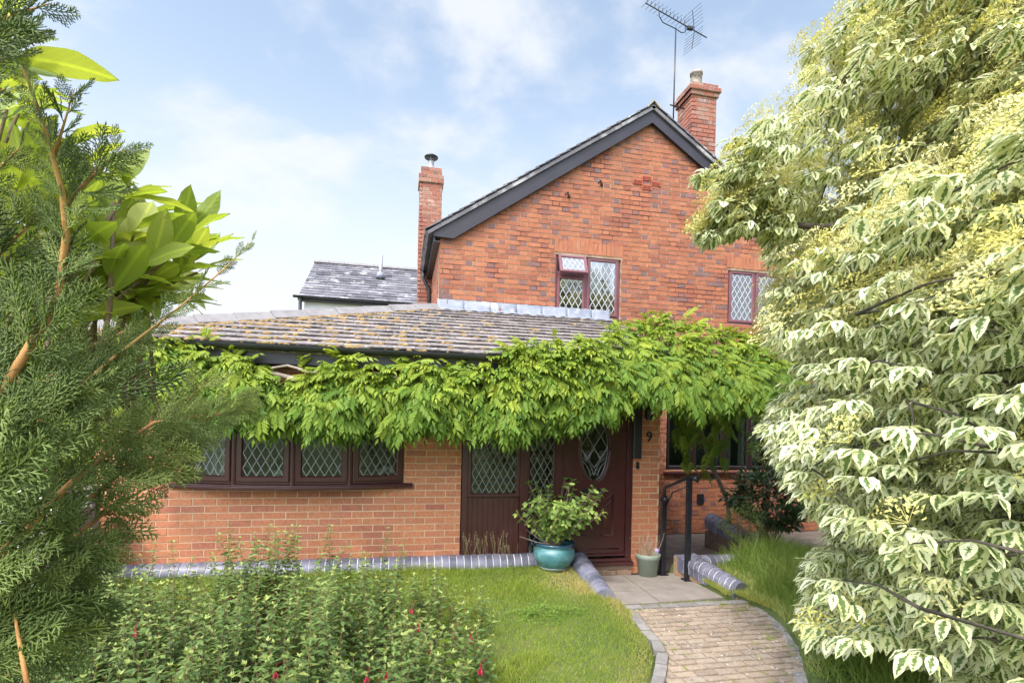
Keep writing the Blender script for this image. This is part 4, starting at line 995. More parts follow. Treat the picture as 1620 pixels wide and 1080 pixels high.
c = mixc(N, L, ramp(N, L, noise(N, L, 25, 6, .7), [(0,0,0),(.5,.5,.5)], [.6,.75]), c, (.22,.33,.31))
L.new(c, b.inputs['Base Color']); b.inputs['Roughness'].default_value = .16; b.inputs['Coat Weight'].default_value = .5; bump(N, L, b, noise(N, L, 12), .12, .01)
k.build('pot', m, pl, True)
k = MB(); k.lathe(pc, [(.001,0),(.165,0),(.185,.03),(.18,.034),(.16,.012),(.001,.012)], 40); k.build('saucer', mstone('grey_green_saucer', (.12,.17,.15),(.2,.25,.22), 12, .6), pl, True)
def upright(P0, n, spread, length, bend=.3, seed=1, up=1.0):
    """bundle of curved stems; returns list of point lists"""
    r_ = random.Random(seed); out = []
    for i in range(n):
        a = r_.uniform(0, 6.283); s_ = r_.random()**.7*spread; ln = length*r_.uniform(.6, 1)
        d = Vector((math.cos(a)*s_, math.sin(a)*s_, up)).normalized(); p = Vector(P0)+Vector((math.cos(a),math.sin(a),0))*r_.uniform(0,.06); pp = [p.copy()]
        for q in range(7):
            d = (d+Vector((r_.gauss(0,.09), r_.gauss(0,.09), -bend*.08*(1-s_*.2)))).normalized(); p = p+d*ln/7; pp.append(p.copy())
        out.append(pp)
    return out
lf = mleaf('hydrangea_leaf', (.09,.16,.035), (.17,.27,.06), (.33,.41,.11), rough=.5, trans=.25, patch=.5)
stems = upright(pc+Z_*.25, 120, .95, .78, .35, 5)
stems = [s_ for s_ in stems]
for s_ in stems:      # lean of the real bush: taller on the right, ragged on the left
    for q, p in enumerate(s_): p.x += .012*q
k = MB(); 
for s_ in stems: k.tube(s_, [.0045*(1-.08*i) for i in range(8)], 5)
for e_ in (atY(822,848,pc.y-.05), atY(826,820,pc.y), atY(833,838,pc.y-.1), atY(855,775,pc.y-.1), atY(860,790,pc.y-.12)):
    b0 = pc+Z_*.29+Vector((-.1,-.08,0)); k.tube([b0, (b0+e_)/2+Vector((0.02,-.02,-.015)), e_], [.006,.005,.003], 6)
k.build('stem', mstone('pale_twig', (.30,.22,.15),(.42,.33,.24), 20, .9, 60, .3), pl)
bt = Batch(); T = leafT(.62, .28, .22, wave=.01)
P = []; D = []; S = []
for s_ in stems:
    for q in range(2, 8):
        for j in range(3 if q < 7 else 6):
            a = random.uniform(0, 6.283); ax = (s_[q]-s_[q-1]).normalized(); o1 = ax.orthogonal().normalized(); o2 = ax.cross(o1)
            d = (o1*math.cos(a)+o2*math.sin(a))+ax*(.35 if q < 7 else .6); P.append(s_[q]); D.append(d); S.append(random.uniform(.05,.085)*(1 if q < 7 else .8))
n = len(P); bt.scatter(T, np.array(P), frames(np.array(D), np.tile([0,-.3,1.],(n,1))+rng.normal(0,.25,(n,3))), np.array(S)); bt.build('foliage', lf, pl)
for q in (stems[3][-1], stems[9][-1], stems[20][-1], atY(923,829,pc.y-.18), atY(903,765,pc.y-.15), atY(878,793,pc.y-.2)):
    k = MB()
    k.lathe(q, [(.001,-.004),(.012,-.002),(.017,.004),(.012,.012),(.001,.014)], 9, wob=.25); k.build('flower_bud', bpy.data.materials.get('yellow_bud') or mplain('yellow_bud', (.5,.5,.06), .6), pl, True)
# ------------------------------------------------------------------ sage pot
pc2 = atZ(1023, 908, .0)
sp_ = empty('plant_pot', (pc2.x, pc2.y-.02, 0), 'small sage green pot of dead stems on the flagstones by the pillar', 'plant pot'); c2 = Vector((pc2.x, pc2.y-.02, 0))
k = MB(); prof = [(.001,.0),(.108,.0),(.135,.20),(.145,.205),(.15,.255),(.146,.262),(.138,.26),(.13,.22),(.001,.22)]; k.lathe(c2, prof, 40)
k.build('pot', mstone('sage_glaze', (.27,.33,.27),(.33,.39,.32), 7, .45, 30, .05), sp_, True)
k = MB(); k.tube([c2+Vector((.1375*math.cos(t), .1375*math.sin(t), .212)) for t in np.linspace(0,6.283,40)], .003, 6); k.build('pot_band', mplain('white_band', (.7,.72,.68), .5), sp_, True)
k = MB()
for s_ in upright(c2+Z_*.22, 40, .7, .36, -.2, 9): k.tube(s_, [.0042*(1-.09*i) for i in range(8)], 5)
k.build('dead_stem', mstone('straw_stem', (.40,.28,.19),(.60,.46,.33), 20, .9, 60, .2), sp_)
k = MB(); k.lathe(c2+Vector((.09,-.06,.27)), [(.001,0),(.012,.01),(.026,.035),(.020,.055),(.010,.05),(.001,.04)], 10, wob=.3); k.build('flower', mplain('lilac_petal', (.55,.45,.8), .6), sp_)
# ------------------------------------------------------------------ wicker garden sofa by the side of the house
wq = atY(60, 800, 5.0)
ws = empty('garden_sofa', (wq.x, 5.0, 0), 'grey woven garden sofa with white cushions behind the conifer', 'garden sofa')
m, N, L, b = newmat('grey_wicker'); wv = N.new('ShaderNodeTexWave'); wv.inputs['Scale'].default_value = 40; wv.inputs['Distortion'].default_value = 1.5; t = N.new('ShaderNodeNewGeometry'); mpp = N.new('ShaderNodeMapping'); mpp.inputs['Scale'].default_value = (1,1,1); mpp.inputs['Rotation'].default_value = (0,.75,0); L.new(t.outputs['Position'], mpp.inputs[0]); L.new(mpp.outputs[0], wv.inputs['Vector'])
c = ramp(N, L, wv.outputs[0], [(.16,.13,.12),(.40,.35,.33)]); L.new(c, b.inputs['Base Color']); b.inputs['Roughness'].default_value = .8; bump(N, L, b, wv.outputs[0], .6, .01)
x0 = wq.x-1.35; x1 = wq.x+.12
k = MB(); k.box((x0,4.95,.05),(x1,5.6,.62)); k.build('base', m, ws, bevel=.03)
k = MB(); k.box((x0,5.55,.62),(x1,5.7,1.12)); k.build('backrest', m, ws, bevel=.03)
for a in (x0, x1-.14): k = MB(); k.box((a,4.95,.62),(a+.14,5.55,.95)); k.build('armrest', m, ws, bevel=.03)
mw = mplain('white_cushion', (.7,.68,.66), .9)
for i in range(2):
    a = x0+.16+i*.58; k = MB(); k.box((a,4.98,.625),(a+.56,5.5,.74)); k.build('seat_cushion', mw, ws, bevel=.05); k = MB(); k.box((a,5.38,.76),(a+.56,5.54,1.22)); k.build('back_cushion', mw, ws, bevel=.06)
# ------------------------------------------------------------------ planting
UP = np.array([0, 0, 1.0])
def tw(p0, p1, r, n=3, seg=4, knob=.25):
    """thin scaly twig template between two points"""
    p0 = Vector(p0); p1 = Vector(p1); d = p1-p0; u = d.orthogonal().normalized(); w_ = d.normalized().cross(u); V = []; F = []
    for i in range(seg+1):
        t = i/seg; rr = r*(1+(knob if i % 2 else -knob*.4))*(1-.35*t)*(.25 if i == seg else 1); c = p0+d*t
        for j in range(n):
            a = 6.2832*j/n+i*.5; V.append(tuple(c+(u*math.cos(a)+w_*math.sin(a))*rr))
    for i in range(seg):
        for j in range(n): F.append((i*n+j, i*n+(j+1)%n, (i+1)*n+(j+1)%n, (i+1)*n+j))
    F.append(tuple(seg*n+j for j in range(n)))
    return V, F, [(.5, 0)]*len(V)
# ---- wisteria
def wistT(seed):
    r_ = random.Random(seed); parts = []; n = 6; f = lambda t: Vector((0.05*math.sin(seed)*t, t, -.42*t*t))
    for i in range(4): parts.append(tw(f(i/4), f((i+1)/4), .006, 3, 1, 0))
    for i in range(n):
        t = .22+.72*i/n
        for sg in (-1, 1):
            if r_.random() < .04: continue
            d = Vector((sg*(.85-.25*t), .55+.2*t, -.30-.25*t+r_.gauss(0,.14))); s_ = (.34-.08*abs(t-.5))*r_.uniform(.85, 1.1)
            parts.append(placeT(leafS(.44, .28, .12), f(t), d, (sg*.2, .3, 1), s_*1.12))
    parts.append(placeT(leafS(.36, .3), f(1), (0, .8, -.7), (0, .4, 1), .32))
    return mergeT(parts)
WT = [wistT(i) for i in range(5)]
wtop = [(170,580),(215,548),(250,537),(300,528),(350,550),(400,562),(440,580),(460,600),(478,603),(495,588),(520,572),(550,556),(600,577),(650,562),(700,572),(750,576),(800,543),(850,532),(900,532),(940,528),(960,505),(1000,497),(1040,492),(1100,505),(1150,515),(1200,530),(1245,560),(1262,580)]
wbot = [(170,640),(230,625),(300,648),(350,652),(400,665),(440,676),(480,648),(520,686),(560,674),(600,676),(640,683),(670,664),(700,672),(730,676),(760,680),(800,696),(845,676),(880,676),(900,678),(930,650),(960,662),(1000,628),(1050,640),(1100,650),(1150,650),(1200,640),(1245,630)]
cen = (atY(720,620,5.5).x, 5.75)
wis = empty('wisteria', (cen[0]+2.6, 5.75, 0), 'bright green wisteria trained along the whole extension gutter and over the front door', 'climbing plant')
bt = Batch(); PP = [[] for _ in WT]; DD = [[] for _ in WT]; SS = [[] for _ in WT]; RR = [[] for _ in WT]
def wl(p, d, s_, rv):
    i = random.randrange(len(WT)); PP[i].append(p); DD[i].append(d); SS[i].append(s_); RR[i].append(rv)
for q in range(4900):
    x = random.uniform(172, 1258) if q < 3700 else random.uniform(800, 1255); t = random.random()**.85; a, b_ = interp(wtop, x), interp(wbot, x)
    y = a+(b_-a)*t*.86+6
    rt_ = min(max((x-930)/80, 0), 1)
    bulge = math.sin(min(1, t*1.15)*math.pi*.55)
    Yv = 5.62-.30*bulge+(1-rt_)*.0 + rt_*(.9*(1-t)**1.3-.18*bulge) + .05*math.sin(x*.045)*(1+math.sin(y*.05)) + random.uniform(0, .20)
    if 450 < x < 490 and y < 612: Yv += .03
    p = atY(x, y, Yv)
    cl = .5+.5*math.sin(x*.075+2*math.sin(y*.03))*math.cos(y*.09+x*.01)     # clumps of shoots
    if cl < .14 and random.random() < .4: continue
    p.y -= .10*cl
    d = Vector((random.gauss(0, .55), -.75-random.random()*.3, random.gauss(.25-1.15*t, .3)))
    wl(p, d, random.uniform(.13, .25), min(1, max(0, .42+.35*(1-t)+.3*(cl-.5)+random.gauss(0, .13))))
# young shoots standing above the top line
for (x, y) in ((325,522),(300,536),(262,540),(548,560),(540,550),(650,560),(640,570),(715,570),(805,545),(830,535),(925,530),(880,535),(985,505),(1030,497),(1042,490),(1060,500),(1100,506),(1015,500),(1140,512),(1190,523),(365,548),(470,560)):
    rt_ = min(max((x-930)/80, 0), 1); b0 = atY(x, y+22, 5.6+.75*rt_)
    for j in range(7):
        a = random.uniform(0, 6.28); wl(b0+Z_*(.015*j), Vector((math.cos(a)*.6, math.sin(a)*.6-.2, .75)), random.uniform(.10, .17), random.uniform(.75, 1))
# darker shoots hanging in the shade beside the pillar
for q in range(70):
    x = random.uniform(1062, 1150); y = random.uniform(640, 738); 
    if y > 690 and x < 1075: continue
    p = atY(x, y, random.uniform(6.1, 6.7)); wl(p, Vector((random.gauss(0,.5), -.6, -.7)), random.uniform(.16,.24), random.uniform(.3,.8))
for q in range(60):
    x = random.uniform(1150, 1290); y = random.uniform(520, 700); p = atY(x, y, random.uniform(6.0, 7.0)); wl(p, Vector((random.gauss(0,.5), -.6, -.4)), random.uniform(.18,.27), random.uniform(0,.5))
for i in range(len(WT)):
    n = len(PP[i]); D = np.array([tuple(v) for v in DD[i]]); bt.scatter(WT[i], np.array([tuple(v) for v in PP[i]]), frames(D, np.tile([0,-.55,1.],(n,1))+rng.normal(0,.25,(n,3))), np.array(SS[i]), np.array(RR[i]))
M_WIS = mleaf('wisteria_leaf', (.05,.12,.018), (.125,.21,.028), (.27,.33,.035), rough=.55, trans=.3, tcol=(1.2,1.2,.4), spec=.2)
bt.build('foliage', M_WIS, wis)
k = MB(); pp = [atY(x, interp(wtop, x)*.45+interp(wbot, x)*.55, 5.56+.03*math.sin(x*.05)) for x in range(150, 1250, 40)]
pp = [Vector((p.x, p.y, 2.22+.05*math.sin(i*1.3))) for i, p in enumerate(pp)]
k.tube(pp, .022, 8)
k.tube([atY(505,590,5.5), atY(485,588,5.42), atY(470,582,5.45), atY(455,578,5.5), atY(430,582,5.55)], .012, 7)
k.tube([atY(455,598,5.47), atY(472,600,5.44), atY(495,600,5.47)], [.02,.026,.02], 8)
k.tube([atY(1100,650,6.3), atY(1120,720,6.6), atY(1150,790,7.0), atY(1155,830,7.1)], .03, 8)
for i in range(26):
    x = random.uniform(300, 1200); yb = interp(wbot, x); p = atY(x, yb-20, 5.45); q = p+Vector((random.gauss(0,.05), 0, -random.uniform(.08,.22)))
    k.tube([p, (p+q)/2+Vector((random.gauss(0,.015),0,0)), q], .0022, 4)
k.build('stem', mstone('wisteria_wood', (.20,.16,.13),(.32,.27,.22), 16, .9, 60, .5), wis)
# ---- variegated dogwood
m, N, L, b = newmat('variegated_leaf')
uv = N.new('ShaderNodeUVMap'); s_ = N.new('ShaderNodeSeparateXYZ'); L.new(uv.outputs[0], s_.inputs[0])
a = N.new('ShaderNodeAttribute'); a.attribute_name = 'rnd'; a2 = N.new('ShaderNodeAttribute'); a2.attribute_name = 'rnd2'
def mth(op, x, y=None):
    n = N.new('ShaderNodeMath'); n.operation = op
    for i, v in enumerate((x, y)):
        if v is None: continue
        if isinstance(v, (int, float)): n.inputs[i].default_value = v
        else: L.new(v, n.inputs[i])
    return n.outputs[0]
du = mth('ABSOLUTE', mth('SUBTRACT', s_.outputs[0], .5)); dv_ = mth('ABSOLUTE', mth('SUBTRACT', s_.outputs[1], .45))
cb = N.new('ShaderNodeCombineXYZ'); L.new(mth('MULTIPLY', s_.outputs[0], 3.0), cb.inputs[0]); L.new(mth('MULTIPLY', s_.outputs[1], 7.0), cb.inputs[1]); L.new(mth('MULTIPLY', a2.outputs['Fac'], 50), cb.inputs[2])
nz = noise(N, L, 1.6, 3, .6, cb.outputs[0])
e_ = mth('ADD', mth('MULTIPLY', du, 2.1), mth('ADD', mth('MULTIPLY', dv_, .85), mth('MULTIPLY', mth('SUBTRACT', nz, .5), 1.5)))
thr = mth('ADD', mth('MULTIPLY', a.outputs['Fac'], .46), .20)
f = mth('GREATER_THAN', e_, thr)
gr = ramp(N, L, nz, [(.09,.15,.05),(.22,.30,.10)], [.3,.7]); wh = ramp(N, L, a2.outputs['Fac'], [(.76,.77,.52),(.70,.73,.36),(.82,.82,.64)])
vn = ramp(N, L, du, [(.8,.85,.6),(1,1,1)], [.01,.04])
c = mixc(N, L, f, gr, wh); c = mixc(N, L, 1.0, c, vn, 'MULTIPLY')
L.new(c, b.inputs['Base Color']); b.inputs['Roughness'].default_value = .5; b.inputs['Specular IOR Level'].default_value = .3
t = N.new('ShaderNodeBsdfTranslucent'); L.new(c, t.inputs[0]); ms = N.new('ShaderNodeMixShader'); ms.inputs[0].default_value = .4; L.new(b.outputs[0], ms.inputs[1]); L.new(t.outputs[0], ms.inputs[2]); L.new(ms.outputs[0], N['Material Output'].inputs[0])
M_VAR = m
SIL = [(1700,-400),(1420,-90),(1376,-20),(1340,25),(1290,45),(1275,80),(1258,140),(1263,165),(1233,187),(1197,207),(1180,213),(1143,212),(1133,247),(1106,265),(1106,300),(1122,325),(1140,335),(1122,350),(1106,380),(1122,392),(1143,376),(1180,372),(1210,360),(1213,400),(1222,450),(1213,500),(1213,545),(1230,570),(1275,590),(1258,607),(1226,640),(1214,672),(1210,695),(1233,750),(1276,800),(1295,832),(1320,850),(1280,900),(1276,935),(1276,1000),(1300,1030),(1376,1022),(1448,1045),(1500,1100),(1560,1200),(1700,1400),(2600,1400),(2600,-400)]
def inpoly(x, y, P_):
    c_ = False; j = len(P_)-1
    for i in range(len(P_)):
        xi, yi = P_[i]; xj, yj = P_[j]
        if (yi > y) != (yj > y) and x < (xj-xi)*(y-yi)/(yj-yi)+xi: c_ = not c_
        j = i
    return c_
def project(p):
    q = Vector((p[0], p[1], p[2]-EYE)); d = q.x*sy_+q.y*cy_; r_ = q.x*cy_-q.y*sy_
    if d < .2: return None
    u1 = r_/d*FP; v1 = -q.z/d*FP+HV; return (u1*ca-v1*sa+810, u1*sa+v1*ca+540)
def INS(p):
    q = project(p); return q is None or inpoly(q[0]-12, q[1]+16, SIL)
TC = Vector((4.6, 1.55, 0)); tiers = []
zt = .62
while zt < 6.2:
    rr = 3.15*(1-max(0, (zt-3.4)/3.6)**1.6)*(1-.22*max(0, (1.5-zt)/1.2)); tiers.append((zt, rr)); zt += random.uniform(.38, .48) if zt > 2.5 else random.uniform(.22, .30)
dog = empty('dogwood_tree', TC, 'large tiered dogwood tree with white edged drooping leaves filling the right side', 'tree')
ros = []; brn = MB(); flw = []
tones = []
for (z0, rr) in tiers:
    nl = 21; ph = random.random()*6.28
    for i in range(nl):
        az = ph+6.283*i/nl+random.gauss(0,.1); ln = rr*random.uniform(.82, 1.04)
        if abs(((az-math.pi*.0)+math.pi) % 6.283-math.pi) < .9: ln *= .6     # far side, kept short
        dr = Vector((math.cos(az), math.sin(az), 0)); ln *= (.62 if z0 > 3.3 and dr.dot(Vector((-.948,-.318,0))) > .72 else 1); sd_ = Vector((-dr.y, dr.x, 0)); pts_ = []
        rise = random.uniform(.25, .45); wob = random.uniform(-.15,.15)
        for q in range(9):
            t = q/8; pts_.append(Vector((TC.x, TC.y, z0))+dr*(ln*t)+sd_*(wob*math.sin(t*3))+Z_*(-rise*(1-t)**1.5*.9+.12*math.sin(t*3.1)-.42*t**3))
        kk = [j for j in range(8) if INS(pts_[j])]; kk = (max(kk)+1) if kk and all(INS(pts_[j]) for j in range(max(kk)+1)) else (min([j for j in range(8) if not INS(pts_[j])]+[7]))
        kk = min(kk, 6); kk = min([kk]+[j for j in range(9) if (pts_[j].x**2+pts_[j].y**2) < 7.0])
        if kk > 1 and random.random() < (.14 if z0 < 2.4 else .35): brn.tube([v-Z_*(0 if z0 < 2 else -.03) for v in pts_[:kk]], [.011*(1-.11*j) for j in range(kk)], 6)
        for q in range(13):
            t = .25+.75*q/12; j = min(int(t*8), 7); base = pts_[j].lerp(pts_[j+1], t*8-j)
            for h_ in range((3+int(8*t)) if z0 < 3.1 else (5+int(11*t))):
                off = random.uniform(-1, 1)*ln*.26*t; p = base+sd_*off+dr*random.uniform(-.12,.12)+Z_*random.uniform(-.16,.05)
                if h_ < 2 and q % 2 == 0 and INS(p) and INS(base): brn.tube([base, base.lerp(p, .5)+Z_*.03, p], [.007,.005,.003], 4)
                ros.append((p, (dr+sd_*(off/ln)).normalized(), t, z0))
for (xa, ya, xb, yb, n_, sp_) in ((1235,245,1118,285,34,9),(1240,225,1150,222,12,6),(1250,300,1125,350,90,16),(1250,340,1108,378,130,13),(1240,370,1135,384,60,9),(1230,300,1180,250,30,12)):     # long limb reaching out to the left in front of the gable
    for q in range(n_):
        t_ = random.random()**.8; x = xa+(xb-xa)*t_+random.gauss(0,sp_*.6); y = ya+(yb-ya)*t_+random.gauss(0,sp_)*(1.2-.7*t_); dd = 3.85+random.gauss(0,.13); ros.append((atD(x, y, dd), Vector((-.8,.1,0)), .44 if ya < 300 else 1.0, 3.4))
brn.tube([TC+Z_*2.9, atD(1300,360,3.9), atD(1215,352,3.9), atD(1160,375,3.9)], [.04,.022,.014,.008], 7)
VT = [leafT(.52, .30, .20, wave=.012), leafT(.46, .42, .28, wave=.02), leafT(.56, .22, .12, wave=.015), leafF(.54, .34, .24, .82, .03), leafF(.50, .48, .32, .8, .04), leafF(.58, .22, .14, .8, .03)]
PP = [[] for _ in VT]; DD = [[] for _ in VT]; SS = [[] for _ in VT]; UU = [[] for _ in VT]; RR = [[] for _ in VT]
for (p, dr, t, z0) in ros:
    pj = project(p)
    if pj is None or not inpoly(pj[0]-4, pj[1]+10, SIL) or p.length < 1.35: continue
    if pj[0] > 2000 or pj[1] < -330: 
        if random.random() < .5: continue
    nl = random.randint(6, 9)
    for j in range(nl):
        a_ = 6.283*j/nl+random.gauss(0,.3); o_ = Vector((math.cos(a_), math.sin(a_), 0))+dr*.35
        d = (o_*.8+dr*.25+Vector((0,0,-.34+random.gauss(0,.24)))).normalized(); i = random.randrange(3)+(3 if p.x*p.x+p.y*p.y < 9.5 else 0)
        pl_ = p+o_*.025; PP[i].append(pl_); DD[i].append(d); SS[i].append(random.uniform(.062,.096)); UU[i].append(o_*.5+Z_*.9); RR[i].append(min(1, max(0, random.gauss(.42+.25*(t < .5), .22))))
    if t > .45 and (random.random() < (.75 if z0 > 2.65 else .05)): flw.append((p+Z_*.06+dr*.07, dr))
bt = Batch()
for i in range(6): 
    n = len(PP[i]); f_ = lambda q: np.array([tuple(v) for v in q]); bt.scatter(VT[i], f_(PP[i]), frames(f_(DD[i]), f_(UU[i])), np.array(SS[i]), np.array(RR[i]))
print('dogwood leaves', sum(len(q) for q in PP), 'umbels', len(flw))
bt.build('foliage', M_VAR, dog)
brn.tube([TC, TC+Vector((.03,.02,1.5)), TC+Vector((-.03,.0,3.5)), TC+Vector((0,0,6.0))], [.12,.10,.07,.02], 12)
brn.build('trunk', M_BARK, dog, True)
def umbelT(seed):
    r_ = random.Random(seed); parts = []
    for i in range(95):
        a_ = r_.uniform(0, 6.28); q = math.sqrt(r_.random()); p = Vector((math.cos(a_)*q, math.sin(a_)*q, .25-.25*q*q+r_.gauss(0,.05)))
        parts.append(placeT(([( -.5,0,0),(.5,0,0),(0,1,0.2),(0,-1,.2)], [(0,1,2),(1,0,3)], [(.5,.5)]*4), p, (r_.gauss(0,1), r_.gauss(0,1), r_.gauss(0,.6)), (0,0,1), .085))
        if i % 9 == 0: parts.append(tw((0,0,-.45), tuple(p), .012, 3, 1, 0))
    return mergeT(parts)
UT = [umbelT(i) for i in range(3)]; bt = Batch()
for i in range(3):
    f_ = [q for j, q in enumerate(flw) if j % 3 == i]; n = len(f_); drs = np.array([tuple(q[1]) for q in f_]); D = np.cross(drs, np.array([0,0,1.]))+rng.normal(0,.2,(n,3))
    bt.scatter(UT[i], np.array([tuple(q[0]) for q in f_]), frames(D, np.tile([0,0,1.],(n,1))+drs*.9+rng.normal(0,.12,(n,3))), rng.uniform(.07,.12,n))
bt.build('blossom', mleaf('creamy_yellow_blossom', (.50,.46,.10), (.62,.58,.20), (.72,.68,.34), rough=.8, trans=.2, vein=False, tcol=(1,1,.8)), dog)
# ---- conifer close to the viewer
def conT(seed):
    r_ = random.Random(seed); parts = []; f = lambda t: Vector((.05*math.sin(seed*2+t*3)*t, t, .06*math.sin(seed+t*4)*t))
    for i in range(6): parts.append(tw(f(i/6), f((i+1)/6), .015*(1-.09*i), 4, 2, .15))
    n = 15
    for i in range(n):
        t = .06+.9*i/n; sg = -1 if i % 2 else 1; ln = (.44*(1-t)**.75+.07)*r_.uniform(.75, 1.1)
        d = Vector((sg*.62, .80, r_.gauss(0, .16))).normalized(); a_ = f(t); e = a_+d*ln+Vector((0, ln*.15, 0)); parts.append(tw(a_, e, .0125, 3, 5, .25))
        m_ = max(2, int(ln/.046))
        for j in range(m_):
            q = .12+.85*j/m_; s2 = -1 if j % 2 else 1; l2 = (.115*(1-q)+.04)*r_.uniform(.8, 1.2); b_ = a_.lerp(e, q)
            d2 = (d+Vector((s2*.62*d.y, -s2*.62*d.x, r_.gauss(0,.18)))).normalized(); parts.append(tw(b_, b_+d2*l2, .0125, 3, 3, .3))
    return mergeT(parts)
CT = [conT(i) for i in range(5)]
con = empty('conifer_tree', (-1.05, .55, 0), 'dark green feathery conifer with orange stems close by on the left', 'tree')
CP = [[] for _ in CT]; CD = [[] for _ in CT]; CU = [[] for _ in CT]; CS = [[] for _ in CT]; CR = [[] for _ in CT]
rgt = Vector((cy_, -sy_, 0)); fwd = Vector((sy_, cy_, 0))
def spray(p, ang, s_, rv, dep=0.0):
    """ang: direction in the picture plane, 0 = right, 90 = up"""
    i = random.randrange(len(CT)); d = rgt*math.cos(R(ang))+Z_*math.sin(R(ang))+fwd*(dep+random.gauss(0,.16))
    CP[i].append(p); CD[i].append(d.normalized()); u = -fwd+rgt*random.gauss(0,.4)+Z_*random.gauss(.2,.45); CU[i].append(u); CS[i].append(s_); CR[i].append(rv)
stc = MB()
def bough(pts_, d0, d1, r0, s0, s1, step=15, stem=True, rv=.4, spread=38):
    P_ = []; n = len(pts_)
    for i, (x, y) in enumerate(pts_): P_.append(atD(x, y, d0+(d1-d0)*i/(n-1)))
    if stem: stc.tube(P_, [r0*(1-.8*i/(n-1)) for i in range(n)], 6)
    tot = 0; seg = []
    for i in range(n-1): l = math.hypot(pts_[i+1][0]-pts_[i][0], pts_[i+1][1]-pts_[i][1]); seg.append(l); tot += l
    q = 0; sg = 1
    while q < tot:
        a_ = q; i = 0
        while i < n-2 and a_ > seg[i]: a_ -= seg[i]; i += 1
        t = a_/seg[i]; x = pts_[i][0]+(pts_[i+1][0]-pts_[i][0])*t; y = pts_[i][1]+(pts_[i+1][1]-pts_[i][1])*t; T_ = q/tot
        d = d0+(d1-d0)*T_; ang = math.degrees(math.atan2(-(pts_[i+1][1]-pts_[i][1]), pts_[i+1][0]-pts_[i][0]))
        sg = -sg; spray(atD(x, y, d*random.uniform(.97, 1.03)), ang+sg*random.uniform(spread*.5, spread*1.25), (s0+(s1-s0)*T_)*random.uniform(.75, 1.15), min(1, max(0, rv+random.gauss(0,.14)+.25*T_)))
        q += step*random.uniform(1.45, 2.6)
    (x, y) = pts_[-1]; (x2, y2) = pts_[-2]; spray(P_[-2].lerp(P_[-1], .6), math.degrees(math.atan2(y2-y, x-x2)), s1*.9, rv+.3)
bough([(-60,720),(40,560),(93,470),(105,370),(98,300),(80,235),(58,165),(36,105)], .80, .82, .0055, .105, .022, 9, rv=.35)
bough([(100,330),(135,290),(165,260),(196,236)], .82, .84, .003, .07, .035, 8, rv=.3)
bough([(85,250),(100,200),(118,140)], .82, .82, .002, .05, .03, 9, rv=.2)
bough([(-60,800),(60,668),(180,565),(285,485),(355,425),(398,382)], .75, .9, .0024, .105, .022, 10, rv=.45, spread=24)
bough([(-60,740),(60,610),(150,545),(215,515)], .95, .95, .003, .09, .04, 13, rv=.35, spread=34)
bough([(-60,930),(40,840),(110,765),(170,715),(245,668),(300,660),(372,650)], .80, .9, .005, .10, .045, 13, rv=.5, spread=34)
bough([(140,790),(200,740),(260,700),(330,660),(395,640)], .85, .9, .003, .085, .05, 7, rv=.75, spread=34)
bough([(-60,1010),(40,920),(90,870),(160,815),(225,775),(285,748)], .85, .9, .005, .12, .05, 10, rv=.45)
bough([(-60,1060),(20,990),(80,930),(130,880),(185,845)], .85, .9, .004, .12, .05, 10, rv=.45)
bough([(-60,1130),(10,1070),(70,1020),(110,985)], .9, .9, .003, .11, .06, 11, rv=.25)
bough([(-60,60),(20,25),(78,6)], .8, .85, .003, .07, .035, 10, rv=.15)
bough([(-60,130),(0,62),(40,42)], .85, .85, .003, .07, .04, 10, rv=.15)
bough([(-70,330),(-10,275),(30,235)], .85, .85, .003, .06, .03, 15, rv=.25)
bough([(-70,480),(10,390),(65,340)], .9, .9, .003, .11, .055, 11, rv=.25)
bough([(-70,200),(-20,160),(8,140)], .9, .9, .003, .05, .03, 12, rv=.2)
bough([(-70,600),(50,490),(120,420)], 1.0, 1.0, .004, .10, .05, 13, rv=.3)
bough([(-70,860),(20,760),(60,700),(140,650)], .9, .9, .004, .14, .07, 11, rv=.3)
bough([(-70,640),(40,600),(110,610),(150,600)], .9, 1.0, .003, .10, .05, 14, rv=.3)
bough([(170,735),(240,690),(290,640),(330,600)], .9, .95, .002, .10, .05, 9, rv=.7)
con_fill = [(-20,300),(30,340),(60,420),(100,480),(150,530),(165,600),(120,660),(-20,700)]
for q in range(20):
    x = random.uniform(-40, 290); y = random.uniform(300, 1080)
    if y < 720 and not inpoly(x, y, con_fill): continue
    if y >= 720 and (x > 175-(y-720)*.30 or (y < 850 and x < 115)): continue
    spray(atD(x, y, random.uniform(.9, 1.1)), random.uniform(5, 60), random.uniform(.10, .17), random.uniform(0, .35))
stc.tube([atD(22,960,.84), atD(28,1000,.80), atD(36,1045,.78), atD(50,1120,.76)], [.0012,.0018,.0024,.0028], 6)
stc.tube([(-1.05,.55,0), (-1.02,.56,1.0), (-1.0,.55,2.4), (-1.0,.55,3.2)], [.07,.06,.04,.02], 10)
for (x, y, d) in ((-60,720,.8),(-60,800,.75),(-60,740,.95),(-60,930,.7),(-60,1010,.66),(-60,1060,.66),(-60,60,.8),(-70,330,.85),(-70,480,.9),(-70,600,1.0),(-70,860,.9)):
    p = atD(x, y, d); stc.tube([(-1.02, .55, max(.4, p.z-.12)), p], [.012, .006], 6)
bt = Batch()
for i in range(len(CT)):
    n = len(CP[i])
    if n: bt.scatter(CT[i], f_([0]) if False else np.array([tuple(v) for v in CP[i]]), frames(np.array([tuple(v) for v in CD[i]]), np.array([tuple(v) for v in CU[i]])), np.array(CS[i]), np.array(CR[i]))
bt.build('foliage', mleaf('conifer_scale', (.09,.14,.04), (.18,.25,.065), (.32,.38,.10), rough=.5, trans=.3, vein=False), con)
stc.build('trunk', M_STEMO, con, True)
